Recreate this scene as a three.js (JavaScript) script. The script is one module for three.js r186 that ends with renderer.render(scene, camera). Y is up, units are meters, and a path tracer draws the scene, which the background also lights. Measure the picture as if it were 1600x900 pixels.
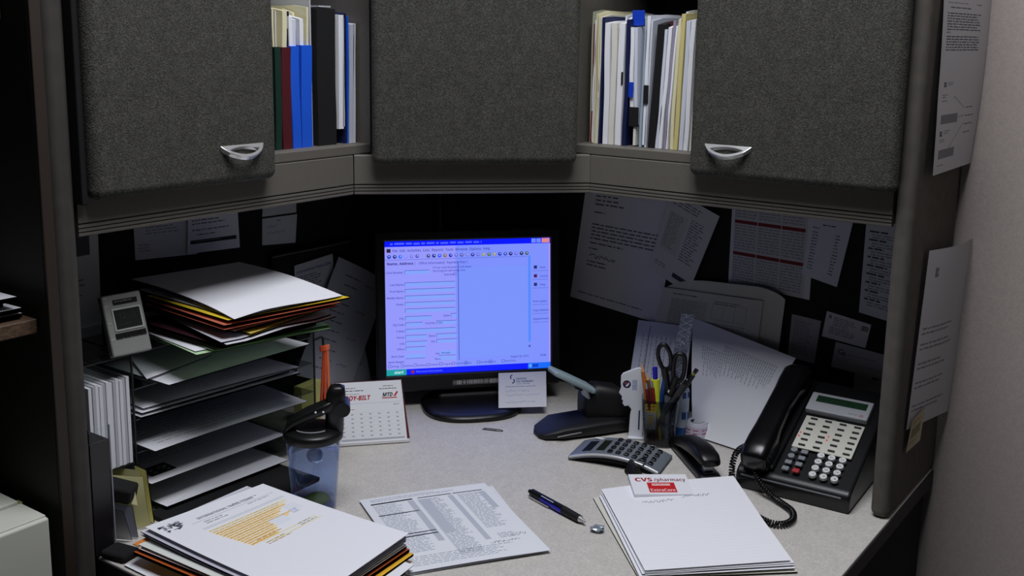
import * as THREE from 'three';
import { RoundedBoxGeometry } from 'three/addons/geometries/RoundedBoxGeometry.js';
import { RectAreaLightUniformsLib } from 'three/addons/lights/RectAreaLightUniformsLib.js';
import { mergeGeometries } from 'three/addons/utils/BufferGeometryUtils.js';

// ---------------------------------------------------------------- camera, light, exposure
const scene = new THREE.Scene();
scene.background = new THREE.Color(0x000000);
const renderer = new THREE.WebGLRenderer();
renderer.toneMapping = THREE.LinearToneMapping;
renderer.toneMappingExposure = 1.0;
renderer.shadowMap.enabled = true;
RectAreaLightUniformsLib.init();

const camera = new THREE.PerspectiveCamera(35.54, 1600 / 900, 0.05, 30);
camera.position.set(1.555, 1.48, 1.89);
camera.up.set(-0.1204, 0.9827, -0.1405);
camera.lookAt(1.555 - 0.57172, 1.48 - 0.18434, 1.89 - 0.79947);
camera.setViewOffset(1600, 1064, 0, 164, 1600, 900);

const LIGHT_POS = [0.96, 2.56, 0.92], LIGHT_NITS = 12.2;
const lamp = new THREE.RectAreaLight(0xf4f6ff, LIGHT_NITS, 0.86, 0.78);
lamp.position.set(...LIGHT_POS);
lamp.lookAt(LIGHT_POS[0], 0, LIGHT_POS[2]);
scene.add(lamp);

// ---------------------------------------------------------------- helpers
let seed = 12345;
const rnd = () => { seed = (seed * 1664525 + 1013904223) >>> 0; return seed / 4294967296; };
const rr = (a, b) => a + (b - a) * rnd();
const V = (x, y, z) => new THREE.Vector3(x, y, z);
const taken = new Map();
function numbered(n) { const k = taken.get(n) || 0; taken.set(n, k + 1); return k ? `${n}_${String(k).padStart(3, '0')}` : n; }
function tag(o, label, category, group, kind) {
  o.userData.label = label;
  if (category) o.userData.category = category;
  if (group) o.userData.group = group;
  if (kind) o.userData.kind = kind;
  return o;
}
function thing(name, label, category, pos = [0, 0, 0], turn = 0, group) {
  const o = new THREE.Group();
  o.name = numbered(name); o.position.set(...pos); o.rotation.y = turn;
  scene.add(o);
  return tag(o, label, category, group);
}
function mesh(name, geo, mat, parent = scene, pos, rot) {
  const m = new THREE.Mesh(geo, mat);
  m.name = parent === scene ? numbered(name) : name;
  if (parent !== scene) {
    const n = parent.children.filter((c) => c.name.replace(/_\d{3}$/, '') === name).length;
    if (n) m.name = `${name}_${String(n).padStart(3, '0')}`;
  }
  if (pos) m.position.set(...pos);
  if (rot) m.rotation.set(...rot);
  m.castShadow = m.receiveShadow = true;
  parent.add(m);
  return m;
}
function struct(name, geo, mat, pos, rot) { const m = mesh(name, geo, mat, scene, pos, rot); m.userData.kind = 'structure'; return m; }
const std = (color, roughness = 0.8, extra = {}) => new THREE.MeshStandardMaterial({ color, roughness, ...extra });
const rbox = (w, h, d, r = 0.002, s = 2) => new RoundedBoxGeometry(w, h, d, s, Math.min(r, w / 2.01, h / 2.01, d / 2.01));
const box = (w, h, d) => new THREE.BoxGeometry(w, h, d);
const cyl = (r0, r1, h, n = 24) => new THREE.CylinderGeometry(r0, r1, h, n);
const moved = (g, x, y, z) => g.translate(x, y, z);
// uv in metres from the dominant axis of each face
function metric(g, scale = 1) {
  g = g.index ? g.toNonIndexed() : g;
  const p = g.attributes.position, uv = new Float32Array(p.count * 2), a = V(0, 0, 0), b = V(0, 0, 0), c = V(0, 0, 0);
  for (let i = 0; i < p.count; i += 3) {
    a.fromBufferAttribute(p, i); b.fromBufferAttribute(p, i + 1); c.fromBufferAttribute(p, i + 2);
    const n = b.clone().sub(a).cross(c.clone().sub(a)), ax = Math.abs(n.x), ay = Math.abs(n.y), az = Math.abs(n.z);
    [a, b, c].forEach((v, k) => {
      const q = az >= ax && az >= ay ? [v.x, v.y] : ax >= ay ? [v.z, v.y] : [v.x, v.z];
      uv[(i + k) * 2] = q[0] / scale; uv[(i + k) * 2 + 1] = q[1] / scale;
    });
  }
  g.setAttribute('uv', new THREE.BufferAttribute(uv, 2));
  return g;
}
// A sheet of paper or card from its four corners (top left, top right, bottom right, bottom left), with thickness and a bend(u, v) along its normal.
function sheet(name, [tl, tr, br, bl], mat, { nx = 6, ny = 8, bend = null, t = 0.0004, parent = scene } = {}) {
  const c = V(0, 0, 0);
  [tl, tr, br, bl].forEach((p) => c.add(V(...p)));
  c.multiplyScalar(0.25);
  const A = V(...tl).sub(c), B = V(...tr).sub(c), C = V(...br).sub(c), D = V(...bl).sub(c);
  const nrm = B.clone().sub(A).cross(D.clone().sub(A)).normalize().negate();
  const pos = [], uv = [], idx = [], W = nx + 1;
  const at = (u, v) => {
    const p = A.clone().lerp(B, u).lerp(D.clone().lerp(C, u), v);
    if (bend) p.addScaledVector(nrm, bend(u, v));
    return p;
  };
  for (const side of [0, 1]) for (let j = 0; j <= ny; j++) for (let i = 0; i <= nx; i++) {
    const p = at(i / nx, j / ny).addScaledVector(nrm, side ? -t : 0);
    pos.push(p.x, p.y, p.z);
    uv.push(...(side ? [0.004, 0.004] : [i / nx, 1 - j / ny]));
  }
  const N = W * (ny + 1);
  for (let j = 0; j < ny; j++) for (let i = 0; i < nx; i++) {
    const a = j * W + i, b = a + 1, d = a + W, e = d + 1;
    idx.push(a, d, b, b, d, e, N + a, N + b, N + d, N + b, N + e, N + d);
  }
  let g = new THREE.BufferGeometry();
  g.setAttribute('position', new THREE.Float32BufferAttribute(pos, 3));
  g.setAttribute('uv', new THREE.Float32BufferAttribute(uv, 2));
  g.setIndex(idx);
  g.computeVertexNormals();
  g = g.toNonIndexed();
  // rim
  const rim = [], rp = [], rn = [];
  for (let i = 0; i < nx; i++) { rim.push([i, i + 1]); rim.push([ny * W + i + 1, ny * W + i]); }
  for (let j = 0; j < ny; j++) { rim.push([(j + 1) * W, j * W]); rim.push([j * W + nx, (j + 1) * W + nx]); }
  const P = (k) => V(pos[k * 3], pos[k * 3 + 1], pos[k * 3 + 2]);
  for (const [a, b] of rim) {
    const p = P(a), q = P(b), p2 = P(a + N), q2 = P(b + N), n = q.clone().sub(p).cross(nrm).normalize();
    for (const v of [p, q, p2, q, q2, p2]) { rp.push(v.x, v.y, v.z); rn.push(n.x, n.y, n.z); }
  }
  const r = new THREE.BufferGeometry();
  r.setAttribute('position', new THREE.Float32BufferAttribute(rp, 3));
  r.setAttribute('normal', new THREE.Float32BufferAttribute(rn, 3));
  r.setAttribute('uv', new THREE.Float32BufferAttribute(new Array((rp.length / 3) * 2).fill(0.004), 2));
  return mesh(name, mergeGeometries([g, r]), mat, parent, [c.x, c.y, c.z]);
}
// Loft of superellipse rings: stations [[cx, cy, cz, halfA, halfB], ...] with the ring spanned by axes ax, bx
function loft(stations, ax, bx, n = 24, power = 2.6) {
  const pos = [], idx = [];
  const ring = (s) => { for (let k = 0; k < n; k++) {
    const t = (k / n) * Math.PI * 2, co = Math.cos(t), si = Math.sin(t);
    const a = Math.sign(co) * Math.abs(co) ** (2 / power) * s[3], b = Math.sign(si) * Math.abs(si) ** (2 / power) * s[4];
    pos.push(s[0] + ax[0] * a + bx[0] * b, s[1] + ax[1] * a + bx[1] * b, s[2] + ax[2] * a + bx[2] * b);
  } };
  stations.forEach(ring);
  for (let i = 0; i < stations.length - 1; i++) for (let k = 0; k < n; k++) {
    const a = i * n + k, b = i * n + ((k + 1) % n), c = a + n, d = b + n;
    idx.push(a, b, c, b, d, c);
  }
  const s0 = stations[0], s1 = stations[stations.length - 1], i0 = pos.length / 3;
  pos.push(s0[0], s0[1], s0[2], s1[0], s1[1], s1[2]);
  for (let k = 0; k < n; k++) {
    idx.push(i0, (k + 1) % n, k);
    idx.push(i0 + 1, (stations.length - 1) * n + k, (stations.length - 1) * n + ((k + 1) % n));
  }
  const g = new THREE.BufferGeometry();
  g.setAttribute('position', new THREE.Float32BufferAttribute(pos, 3));
  g.setAttribute('uv', new THREE.Float32BufferAttribute(new Array((pos.length / 3) * 2).fill(0), 2));
  g.setIndex(idx); g.computeVertexNormals();
  return g;
}
const curve = (pts, closed = false) => new THREE.CatmullRomCurve3(pts.map((p) => V(...p)), closed, 'catmullrom', 0.5);
const tube = (pts, r, n = 24, m = 8, closed = false) => new THREE.TubeGeometry(curve(pts, closed), n, r, m, closed);
function rod(a, b, r0, r1 = r0, n = 14) { // cylinder from a to b
  const A = V(...a), B = V(...b), g = cyl(r1, r0, A.distanceTo(B), n);
  g.applyQuaternion(new THREE.Quaternion().setFromUnitVectors(V(0, 1, 0), B.clone().sub(A).normalize()));
  const m = A.add(B).multiplyScalar(0.5);
  return g.translate(m.x, m.y, m.z);
}
function extrude(shape, depth, bevel = 0, opts = {}) {
  return new THREE.ExtrudeGeometry(shape, { depth, bevelEnabled: bevel > 0, bevelThickness: bevel, bevelSize: bevel, bevelOffset: -bevel, bevelSegments: 2, curveSegments: 12, ...opts });
}
function poly(pts) { const s = new THREE.Shape(); pts.forEach(([x, y], i) => (i ? s.lineTo(x, y) : s.moveTo(x, y))); s.closePath(); return s; }
function roundRect(w, h, r) {
  const s = new THREE.Shape(), x = -w / 2, y = -h / 2;
  s.moveTo(x + r, y); s.lineTo(x + w - r, y); s.quadraticCurveTo(x + w, y, x + w, y + r); s.lineTo(x + w, y + h - r); s.quadraticCurveTo(x + w, y + h, x + w - r, y + h);
  s.lineTo(x + r, y + h); s.quadraticCurveTo(x, y + h, x, y + h - r); s.lineTo(x, y + r); s.quadraticCurveTo(x, y, x + r, y);
  return s;
}

// ---------------------------------------------------------------- textures
function canvasTex(w, h, draw, bg = '#f2f2f4') {
  const c = document.createElement('canvas');
  c.width = w; c.height = h;
  const x = c.getContext('2d');
  x.fillStyle = bg; x.fillRect(0, 0, w, h);
  draw(x, w, h);
  const t = new THREE.CanvasTexture(c);
  t.colorSpace = THREE.SRGBColorSpace; t.magFilter = THREE.LinearFilter; t.anisotropy = 4;
  return t;
}
function noiseTex(size, f, { srgb = true, repeat = 1 } = {}) {
  const d = new Uint8Array(size * size * 4);
  for (let y = 0; y < size; y++) for (let x = 0; x < size; x++) {
    const [r, g, b] = f(x, y), o = (y * size + x) * 4;
    d[o] = r; d[o + 1] = g; d[o + 2] = b; d[o + 3] = 255;
  }
  const t = new THREE.DataTexture(d, size, size);
  t.wrapS = t.wrapT = THREE.RepeatWrapping; t.magFilter = THREE.LinearFilter; t.minFilter = THREE.LinearMipmapLinearFilter; t.generateMipmaps = true;
  if (srgb) t.colorSpace = THREE.SRGBColorSpace;
  t.repeat.set(repeat, repeat); t.needsUpdate = true;
  return t;
}
// smooth periodic value noise for layering
function field(size, cells) {
  const g = Array.from({ length: cells * cells }, () => rnd());
  return (x, y) => {
    const fx = (x / size) * cells, fy = (y / size) * cells, i = Math.floor(fx), j = Math.floor(fy), u = fx - i, v = fy - j;
    const q = (a, b) => g[((b + cells) % cells) * cells + ((a + cells) % cells)], su = u * u * (3 - 2 * u), sv = v * v * (3 - 2 * v);
    return (q(i, j) * (1 - su) + q(i + 1, j) * su) * (1 - sv) + (q(i, j + 1) * (1 - su) + q(i + 1, j + 1) * su) * sv;
  };
}
const f128 = field(512, 170), f64 = field(512, 64), f16 = field(512, 14), fb = field(512, 220);
const tweed = noiseTex(512, (x, y) => {
  const n = (f128(x, y) - 0.5) * 74 + (f64(x, y) - 0.5) * 16 + (f16(x, y) - 0.5) * 14 + (rnd() - 0.5) * 70, w = (fb(x, y) - 0.5) * 20;
  return [122 + n + w, 122 + n, 115 + n - w].map((c) => Math.max(0, Math.min(255, c)));
});
const tweedBump = noiseTex(512, (x, y) => { const n = 128 + (f128(x, y) - 0.5) * 160 + (rnd() - 0.5) * 60; return [n, n, n].map((c) => Math.max(0, Math.min(255, c))); }, { srgb: false });
const speck = noiseTex(512, (x, y) => {
  const n = (f128(x, y) - 0.5) * 22 + (f64(x, y) - 0.5) * 10 + (f16(x, y) - 0.5) * 6 + (rnd() - 0.5) * 18;
  return [200 + n, 196 + n, 188 + n];
});
const grain = noiseTex(256, (x, y) => { const n = (field0(x, y) - 0.5) * 24 + (rnd() - 0.5) * 12; return [214 + n, 212 + n, 208 + n]; });
function field0(x, y) { return f16((x * 2) % 512, (y * 2) % 512); }
const plaster = noiseTex(512, (x, y) => { const n = (f128(x, y) - 0.5) * 12 + (f64(x, y) - 0.5) * 6 + (rnd() - 0.5) * 10; return [214 + n, 212 + n, 208 + n]; });
const woodTex = noiseTex(512, (x, y) => { const n = Math.sin((x + 26 * f16(x, y)) * 0.35) * 9 + (f64(x * 7 % 512, y / 4) - 0.5) * 40; return [86 + n, 66 + n * 0.8, 48 + n * 0.6]; });
const carpetTex = noiseTex(512, (x, y) => { const n = (f128(x, y) - 0.5) * 60 + (rnd() - 0.5) * 40; return [70 + n, 70 + n, 74 + n]; });

// print helpers: rows of short dashes stand for lettering too small to read in the photograph
function words(x, px, py, w, lh, n, { color = '#5c5f68', fill = 0.9, weight = 0.34, ragged = 0.3, slant = 0 } = {}) {
  x.fillStyle = color;
  for (let i = 0; i < n; i++) {
    let q = px + slant * i; const end = px + w * (fill - ragged * rnd());
    while (q < end) { const l = Math.min(lh * (0.6 + 2.2 * rnd()), end - q); x.fillRect(q, py + i * lh + rnd() * lh * 0.08, l, lh * weight); q += l + lh * 0.4; }
  }
}
function scrawl(x, px, py, w, h, { color = '#555a66', width = 1.5 } = {}) {
  x.strokeStyle = color; x.lineWidth = width; x.beginPath(); x.moveTo(px, py);
  for (let q = 0; q < w; q += h * 0.35) x.quadraticCurveTo(px + q + h * 0.1, py + (rnd() - 0.5) * h * 1.6, px + q + h * 0.35, py + (rnd() - 0.5) * h * 0.6);
  x.stroke();
}
function text(x, s, px, py, size, { color = '#222', weight = 'bold', font = 'sans-serif', style = '', align = 'left', w } = {}) {
  x.fillStyle = color; x.font = `${style} ${weight} ${size}px ${font}`; x.textAlign = align; x.textBaseline = 'alphabetic';
  if (w) x.fillText(s, px, py, w); else x.fillText(s, px, py);
}

// ---------------------------------------------------------------- materials
const M = {
  fabric: new THREE.MeshStandardMaterial({ map: tweed, bumpMap: tweedBump, bumpScale: 0.0008, roughness: 1, color: 0x91908b }),
  black: std(0x0b0b0c, 0.95),
  laminate: new THREE.MeshStandardMaterial({ map: plaster, color: 0x7b7770, roughness: 0.6 }),
  panel: new THREE.MeshStandardMaterial({ map: tweed, bumpMap: tweedBump, bumpScale: 0.0003, color: 0xa7a19a, roughness: 0.95 }),
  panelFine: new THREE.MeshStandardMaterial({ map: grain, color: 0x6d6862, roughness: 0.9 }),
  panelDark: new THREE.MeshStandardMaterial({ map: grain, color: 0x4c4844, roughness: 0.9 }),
  darkWood: std(0x14100d, 0.7),
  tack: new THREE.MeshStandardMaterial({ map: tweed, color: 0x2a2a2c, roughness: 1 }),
  desk: new THREE.MeshStandardMaterial({ map: speck, roughness: 0.55, color: 0xffffff }),
  deskEdge: std(0x1d1a20, 0.7),
  wall: new THREE.MeshStandardMaterial({ map: plaster, color: 0xf2e6e1, roughness: 0.95 }),
  roomWall: std(0x1d1c1a, 0.95),
  ceiling: std(0x7a7976, 0.95),
  carpet: new THREE.MeshStandardMaterial({ map: carpetTex, roughness: 1 }),
  wood: new THREE.MeshStandardMaterial({ map: woodTex, roughness: 0.6 }),
  chrome: std(0xdadad8, 0.24, { metalness: 0.7 }),
  steel: std(0xb8bcc0, 0.35, { metalness: 1 }),
  plastic: std(0x0a0a0b, 0.38),
  plasticMatt: std(0x0d0d0e, 0.6),
  punch: std(0x070708, 0.55),
  phone: std(0x121315, 0.36),
  paper: std(0xecedf1, 0.92),
  paperWarm: std(0xe4e1d2, 0.92),
  paperGrey: std(0xc2c4c8, 0.92),
  cream: std(0xe6e0b8, 0.85),
  manila: std(0xcdb64f, 0.8),
  yellow: std(0xe2c52a, 0.75),
  salmon: std(0xc2674c, 0.8),
  green: std(0xbcdcae, 0.8),
  maroon: std(0x521019, 0.6),
  blue: std(0x1a5ee0, 0.5),
  navy: std(0x0e1a48, 0.55),
  darkGreen: std(0x0c3026, 0.6),
  smoke: new THREE.MeshPhysicalMaterial({ color: 0xb6bcb8, transmission: 1, thickness: 0, roughness: 0.08, ior: 1.45 }),
  clear: new THREE.MeshPhysicalMaterial({ color: 0xf2f5f7, transmission: 1, thickness: 0, roughness: 0.04, ior: 1.4 }),
};
const paperOf = (tex, color = 0xffffff) => new THREE.MeshStandardMaterial({ map: tex, color, roughness: 0.92 });

// ---------------------------------------------------------------- the room
struct('floor', box(3.7, 0.1, 3.9), M.carpet, [1.7, -0.05, 1.8]);
struct('ceiling', box(3.7, 0.1, 3.9), M.ceiling, [1.7, 2.65, 1.8]);
struct('wall_back', metric(box(3.7, 2.6, 0.15), 0.4), M.wall, [1.7, 1.3, -0.071]);
struct('wall_left', box(0.15, 2.6, 3.8), M.roomWall, [-0.08, 1.3, 1.8]);
struct('wall_right', box(0.15, 2.6, 3.8), M.roomWall, [3.5, 1.3, 1.8]);
struct('wall_front', box(3.7, 2.6, 0.15), M.roomWall, [1.7, 1.3, 3.72]);
struct('trim_1', rbox(2.36, 0.1, 0.012, 0.003), M.black, [2.32, 0.05, 0.0105]);
{
  const t = thing('ceiling_light', 'flat fluorescent troffer in the ceiling above the desk', 'lamp', [LIGHT_POS[0], 2.6, LIGHT_POS[2]]);
  const f = new THREE.Shape(); f.moveTo(-0.46, -0.42); f.lineTo(0.46, -0.42); f.lineTo(0.46, 0.42); f.lineTo(-0.46, 0.42);
  const hole = new THREE.Path(); hole.moveTo(-0.43, -0.39); hole.lineTo(-0.43, 0.39); hole.lineTo(0.43, 0.39); hole.lineTo(0.43, -0.39); f.holes.push(hole);
  mesh('frame', extrude(f, 0.02).rotateX(Math.PI / 2), M.ceiling, t, [0, -0.001, 0]);
  mesh('diffuser', box(0.855, 0.008, 0.775), std(0xf5f5f2, 0.6, { emissive: 0xfff8f2, emissiveIntensity: 0.6 }), t, [0, -0.016, 0]);
}
// tackboards on the back panels
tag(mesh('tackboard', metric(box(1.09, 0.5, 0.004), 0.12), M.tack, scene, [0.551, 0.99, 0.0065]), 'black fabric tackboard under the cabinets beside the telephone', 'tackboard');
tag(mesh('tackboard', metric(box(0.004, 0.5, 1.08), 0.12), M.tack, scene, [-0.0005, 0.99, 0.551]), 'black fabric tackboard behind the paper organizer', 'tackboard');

// ---------------------------------------------------------------- the desk
{
  const t = thing('corner_desk', 'speckled grey laminate corner desk top with a dark edge', 'desk', [0.6, 0, 0.5]);
  const s = poly([[0.004, -0.012], [1.134, -0.012], [1.134, -0.62], [0.66, -1.086], [0.004, -1.086]].map(([x, y]) => [x - 0.6, y + 0.5]));
  const top = metric(extrude(s, 0.028, 0.002).rotateX(-Math.PI / 2), 0.22);
  mesh('desktop', top, M.desk, t, [0, 0.7101, 0]);
  const edge = poly([[1.134, -0.012], [1.1365, -0.012], [1.1365, -0.621], [0.661, -1.0885], [0.004, -1.0885], [0.004, -1.086], [0.66, -1.086], [1.134, -0.62]].map(([x, y]) => [x - 0.6, y + 0.5]));
  mesh('edge_band', extrude(edge, 0.0265).rotateX(-Math.PI / 2), M.deskEdge, t, [0, 0.712, 0]);
  mesh('leg_panel', rbox(0.025, 0.708, 0.5, 0.003), M.black, t, [0.515, 0.356, -0.22]);
  mesh('leg_panel', rbox(0.5, 0.708, 0.025, 0.003), M.black, t, [-0.33, 0.356, 0.56]);
}

// ---------------------------------------------------------------- end panels of the cubicle
{
  const right = thing('end_panel', 'grey fabric end panel standing on the desk beside the telephone', 'partition', [1.119, 0.7405, 0.14]);
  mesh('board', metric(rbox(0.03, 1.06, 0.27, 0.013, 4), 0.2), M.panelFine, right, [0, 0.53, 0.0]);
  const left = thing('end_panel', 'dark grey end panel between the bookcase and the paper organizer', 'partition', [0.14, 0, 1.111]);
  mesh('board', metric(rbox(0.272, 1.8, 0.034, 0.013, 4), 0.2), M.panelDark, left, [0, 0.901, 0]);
}

// ---------------------------------------------------------------- overhead cabinets
function fasciaGeo(len) { // profile in (z, y); three grooves near the lower edge
  const pts = [[-0.012, 0], [-0.003, 0]];
  for (let k = 0; k < 3; k++) { const y = 0.0015 + k * 0.0055; pts.push([0, y], [0, y + 0.0034], [-0.0032, y + 0.0042], [-0.0032, y + 0.0052]); }
  pts.push([0, 0.019], [0, 0.067], [-0.002, 0.069], [-0.012, 0.069]);
  const g = extrude(poly(pts), len).rotateY(Math.PI / 2); // shape x -> -z ... then mirrored
  return g;
}
function fascia(len) { const g = fasciaGeo(len); g.rotateY(Math.PI); g.translate(len, 0, 0); return metric(g, 0.15); } // x 0..len, front at z = 0
// a handle: a crescent plate standing out from the door, with a slot
function handleGeo() {
  const s = new THREE.Shape();
  s.moveTo(-0.041, 0); s.lineTo(0.041, 0); s.quadraticCurveTo(0.038, 0.006, 0.030, 0.0135); s.quadraticCurveTo(0, 0.034, -0.030, 0.0135); s.quadraticCurveTo(-0.038, 0.006, -0.041, 0);
  const h = new THREE.Path();
  h.moveTo(-0.028, 0.0085); h.quadraticCurveTo(0, 0.0265, 0.028, 0.0085); h.quadraticCurveTo(0, -0.001, -0.028, 0.0085);
  s.holes.push(h);
  return extrude(s, 0.006, 0.0012, { curveSegments: 24 }).rotateX(Math.PI / 2).translate(0, 0.004, 0); // y -> +z
}
function door(parent, w, h, x, y, z) {
  const d = mesh('door', metric(rbox(w, h, 0.03, 0.0145, 5), 0.19), M.fabric, parent, [x, y + h / 2, z]);
  return d;
}
function handleOn(d, x, y) {
  const hd = mesh('handle', handleGeo(), M.chrome, d, [x, y, 0.0135], [0.8, 0, 0]);
  return hd;
}
{ // right: local axes are the world's
  const t = thing('overhead_cabinet', 'overhead cabinet with a grey fabric door above the telephone', 'cabinet', [0.53, 1.206, 0]);
  mesh('fascia', fascia(0.532), M.laminate, t, [0.04, 0, 0.275]);
  mesh('bottom_panel', box(0.572, 0.066, 0.256), M.laminate, t, [0.286, 0.036, 0.134]);
  mesh('shelf', rbox(0.572, 0.0165, 0.268, 0.002), M.laminate, t, [0.286, 0.0775, 0.141]);
  mesh('back_panel', box(0.572, 0.5, 0.006), M.black, t, [0.286, 0.35, 0.0085]);
  mesh('divider', rbox(0.012, 0.46, 0.27, 0.002), M.laminate, t, [-0.007, 0.31, 0.145]);
  mesh('top_panel', box(0.585, 0.018, 0.268), M.laminate, t, [0.279, 0.55, 0.139]);
  const d = door(t, 0.338, 0.49, 0.412, 0.052, 0.288);
  handleOn(d, -0.098, -0.193);
}
{ // left: local x runs along -z, local z along +x
  const t = thing('overhead_cabinet', 'overhead cabinet with a grey fabric door above the paper organizer', 'cabinet', [0, 1.206, 1.092], Math.PI / 2);
  mesh('fascia', fascia(0.522), M.laminate, t, [0, 0, 0.2725]);
  mesh('bottom_panel', box(0.56, 0.066, 0.256), M.laminate, t, [0.281, 0.036, 0.131]);
  mesh('shelf', rbox(0.566, 0.0165, 0.268, 0.002), M.laminate, t, [0.284, 0.0775, 0.1385]);
  mesh('back_panel', box(0.566, 0.5, 0.006), M.laminate, t, [0.284, 0.35, 0.0045]);
  mesh('divider', rbox(0.012, 0.46, 0.27, 0.002), M.laminate, t, [0.574, 0.31, 0.141]);
  mesh('top_panel', box(0.58, 0.018, 0.268), M.laminate, t, [0.29, 0.55, 0.137]);
  mesh('side_panel', rbox(0.009, 0.5, 0.288, 0.002), M.black, t, [0.0025, 0.295, 0.144]);
  const d = door(t, 0.321, 0.49, 0.1675, 0.05, 0.2865);
  handleOn(d, 0.088, -0.19);
}
{ // corner unit, its front across the corner
  const t = thing('corner_cabinet', 'corner overhead cabinet with a plain grey fabric door above the monitor', 'cabinet', [0.4213, 1.206, 0.4213], Math.PI / 4);
  mesh('fascia', fascia(0.4172), M.laminate, t, [-0.2086, 0, 0]);
  mesh('bottom_panel', extrude(poly([[-0.205, 0.012], [0.205, 0.012], [0.386, 0.192], [0.0, 0.57], [-0.386, 0.192]]), 0.06).rotateX(-Math.PI / 2), M.laminate, t, [0, 0.004, 0]);
  mesh('top_panel', extrude(poly([[-0.2, 0.02], [0.2, 0.02], [0.36, 0.18], [0.0, 0.55], [-0.36, 0.18]]), 0.015).rotateX(-Math.PI / 2), M.laminate, t, [0, 0.54, 0]);
  mesh('back_panel', box(0.36, 0.47, 0.01), M.black, t, [0, 0.3, -0.03]);
  door(t, 0.357, 0.49, 0, 0.054, 0.016);
}

// ---------------------------------------------------------------- files in the open shelves
const SHELF = 1.2922;
function slabGeo(w, h, d, lean = 0, bulge = 0, r = 0.0012, wave = 0.0007) { // x: thickness, y: height, z: front at 0 and going back
  const g = new THREE.BoxGeometry(w, h, d, 1, 14, 6).translate(0, h / 2, -d / 2), p = g.attributes.position;
  const a = rnd() * 6, b = rnd() * 6, k = 18 + rnd() * 14, amp = h > 0.12 ? wave * (0.6 + rnd()) : 0, R = h > 0.2 ? 0.004 + rnd() * 0.006 : 0.0008;
  for (let i = 0; i < p.count; i++) {
    const y = p.getY(i), z = p.getZ(i), v = y / h, front = Math.max(0, 1 + z / 0.05);
    const drop = z > -R ? (y > h - R ? R * 0.55 : 0) : 0; // eased top corner at the front
    p.setX(i, p.getX(i) + lean * y + amp * Math.sin(y * k + a) * (0.5 + 0.5 * front) + 0.4 * amp * Math.sin(y * 2.3 * k + b) * front + bulge * Math.sin(v * Math.PI));
    p.setY(i, y - drop - (v > 0.99 ? amp * 1.2 * (1 + Math.sin(z * 60 + b)) : 0));
  }
  g.computeVertexNormals();
  return g;
}
// a file on the right shelf: centre x along the shelf, thickness, height; colour parts listed as [dx, w, h, material, part name, lean, y0]
function fileRight(name, label, category, x, parts, z = 0.242, group) {
  const t = thing(name, label, category, [x, SHELF, z], 0, group);
  for (const [dx, w, h, m, pn, lean = 0, y0 = 0, dz = 0, depth = 0.205] of parts) mesh(pn, slabGeo(w, h, depth, lean), m, t, [dx, y0, dz]);
  return t;
}
const whiteA = std(0xf2f3f6, 0.9), whiteB = std(0xe4e2d6, 0.9), whiteC = std(0xd8dde8, 0.85), greyGreen = std(0xb9bda6, 0.85), lilac = std(0x9a93a8, 0.85), paleBlue = std(0x9fb1c0, 0.7), redCard = std(0x7a1414, 0.6), brightBlue = std(0x0d3fc0, 0.5), maroonTab = std(0x4d1a20, 0.6);
fileRight('file_folder', 'cream file folder with red inserts at the left end of the right shelf', 'folder', 0.5505, [
  [-0.0045, 0.0016, 0.237, greyGreen, 'cover'], [-0.0015, 0.002, 0.15, redCard, 'insert', 0, 0.062, -0.002], [0.0008, 0.0026, 0.222, whiteA, 'papers', 0, 0.001], [0.0038, 0.0022, 0.236, M.cream, 'cover'], [-0.002, 0.0024, 0.055, redCard, 'insert', 0.02, 0.003, 0.001],
]);
fileRight('file_folder', 'plain cream file folder with crumpled edge next to the red inserts', 'folder', 0.5605, [[-0.0015, 0.003, 0.235, M.cream, 'cover', 0.004], [0.0016, 0.0026, 0.229, M.paperWarm, 'papers', 0.003]]);
fileRight('file_folder', 'thin navy folder between cream folder and white document packets', 'folder', 0.5665, [[0, 0.0042, 0.226, M.navy, 'cover', 0.01]]);
fileRight('document_packet', 'white document packet right after the thin navy folder', 'packet', 0.5785, [[0, 0.0105, 0.219, whiteA, 'papers', -0.005], [0.006, 0.003, 0.232, whiteC, 'divider_tab', 0, 0, -0.05, 0.14]]);
fileRight('document_packet', 'ivory document packet in the middle of three pale packets', 'packet', 0.591, [[0, 0.0105, 0.217, whiteB, 'papers', 0.0], [0.002, 0.004, 0.229, whiteA, 'divider_tab', 0, 0, -0.05, 0.14]]);
{
  const t = fileRight('document_packet', 'white document packet with a small black tab before navy folder', 'packet', 0.605, [[0, 0.0115, 0.218, whiteA, 'papers', 0.002]]);
  mesh('black_tab', rbox(0.003, 0.022, 0.003, 0.0006), M.black, t, [0.0045, 0.118, 0.0005]);
}
{
  const t = fileRight('file_folder', 'navy blue folder with a bright blue tab rising on top', 'folder', 0.6175, [[0, 0.0075, 0.224, M.navy, 'cover', 0.006]]);
  mesh('tab', rbox(0.024, 0.026, 0.002, 0.0008), brightBlue, t, [0.0135, 0.2225, -0.012]);
}
{
  const t = fileRight('document_packet', 'white sheets in a black clip with a blue flag on the front', 'packet', 0.6345, [[-0.003, 0.007, 0.172, whiteA, 'papers', -0.03, 0.035], [0.004, 0.006, 0.17, whiteC, 'papers', -0.02, 0.038], [0.0035, 0.005, 0.036, whiteB, 'papers', 0.0, 0.002]]);
  mesh('clip', rbox(0.0175, 0.034, 0.004, 0.001), M.black, t, [0.0015, 0.052, 0.001]);
  mesh('flag', rbox(0.0095, 0.0265, 0.0015, 0.0005), brightBlue, t, [-0.0045, 0.099, 0.0035]);
}
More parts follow.
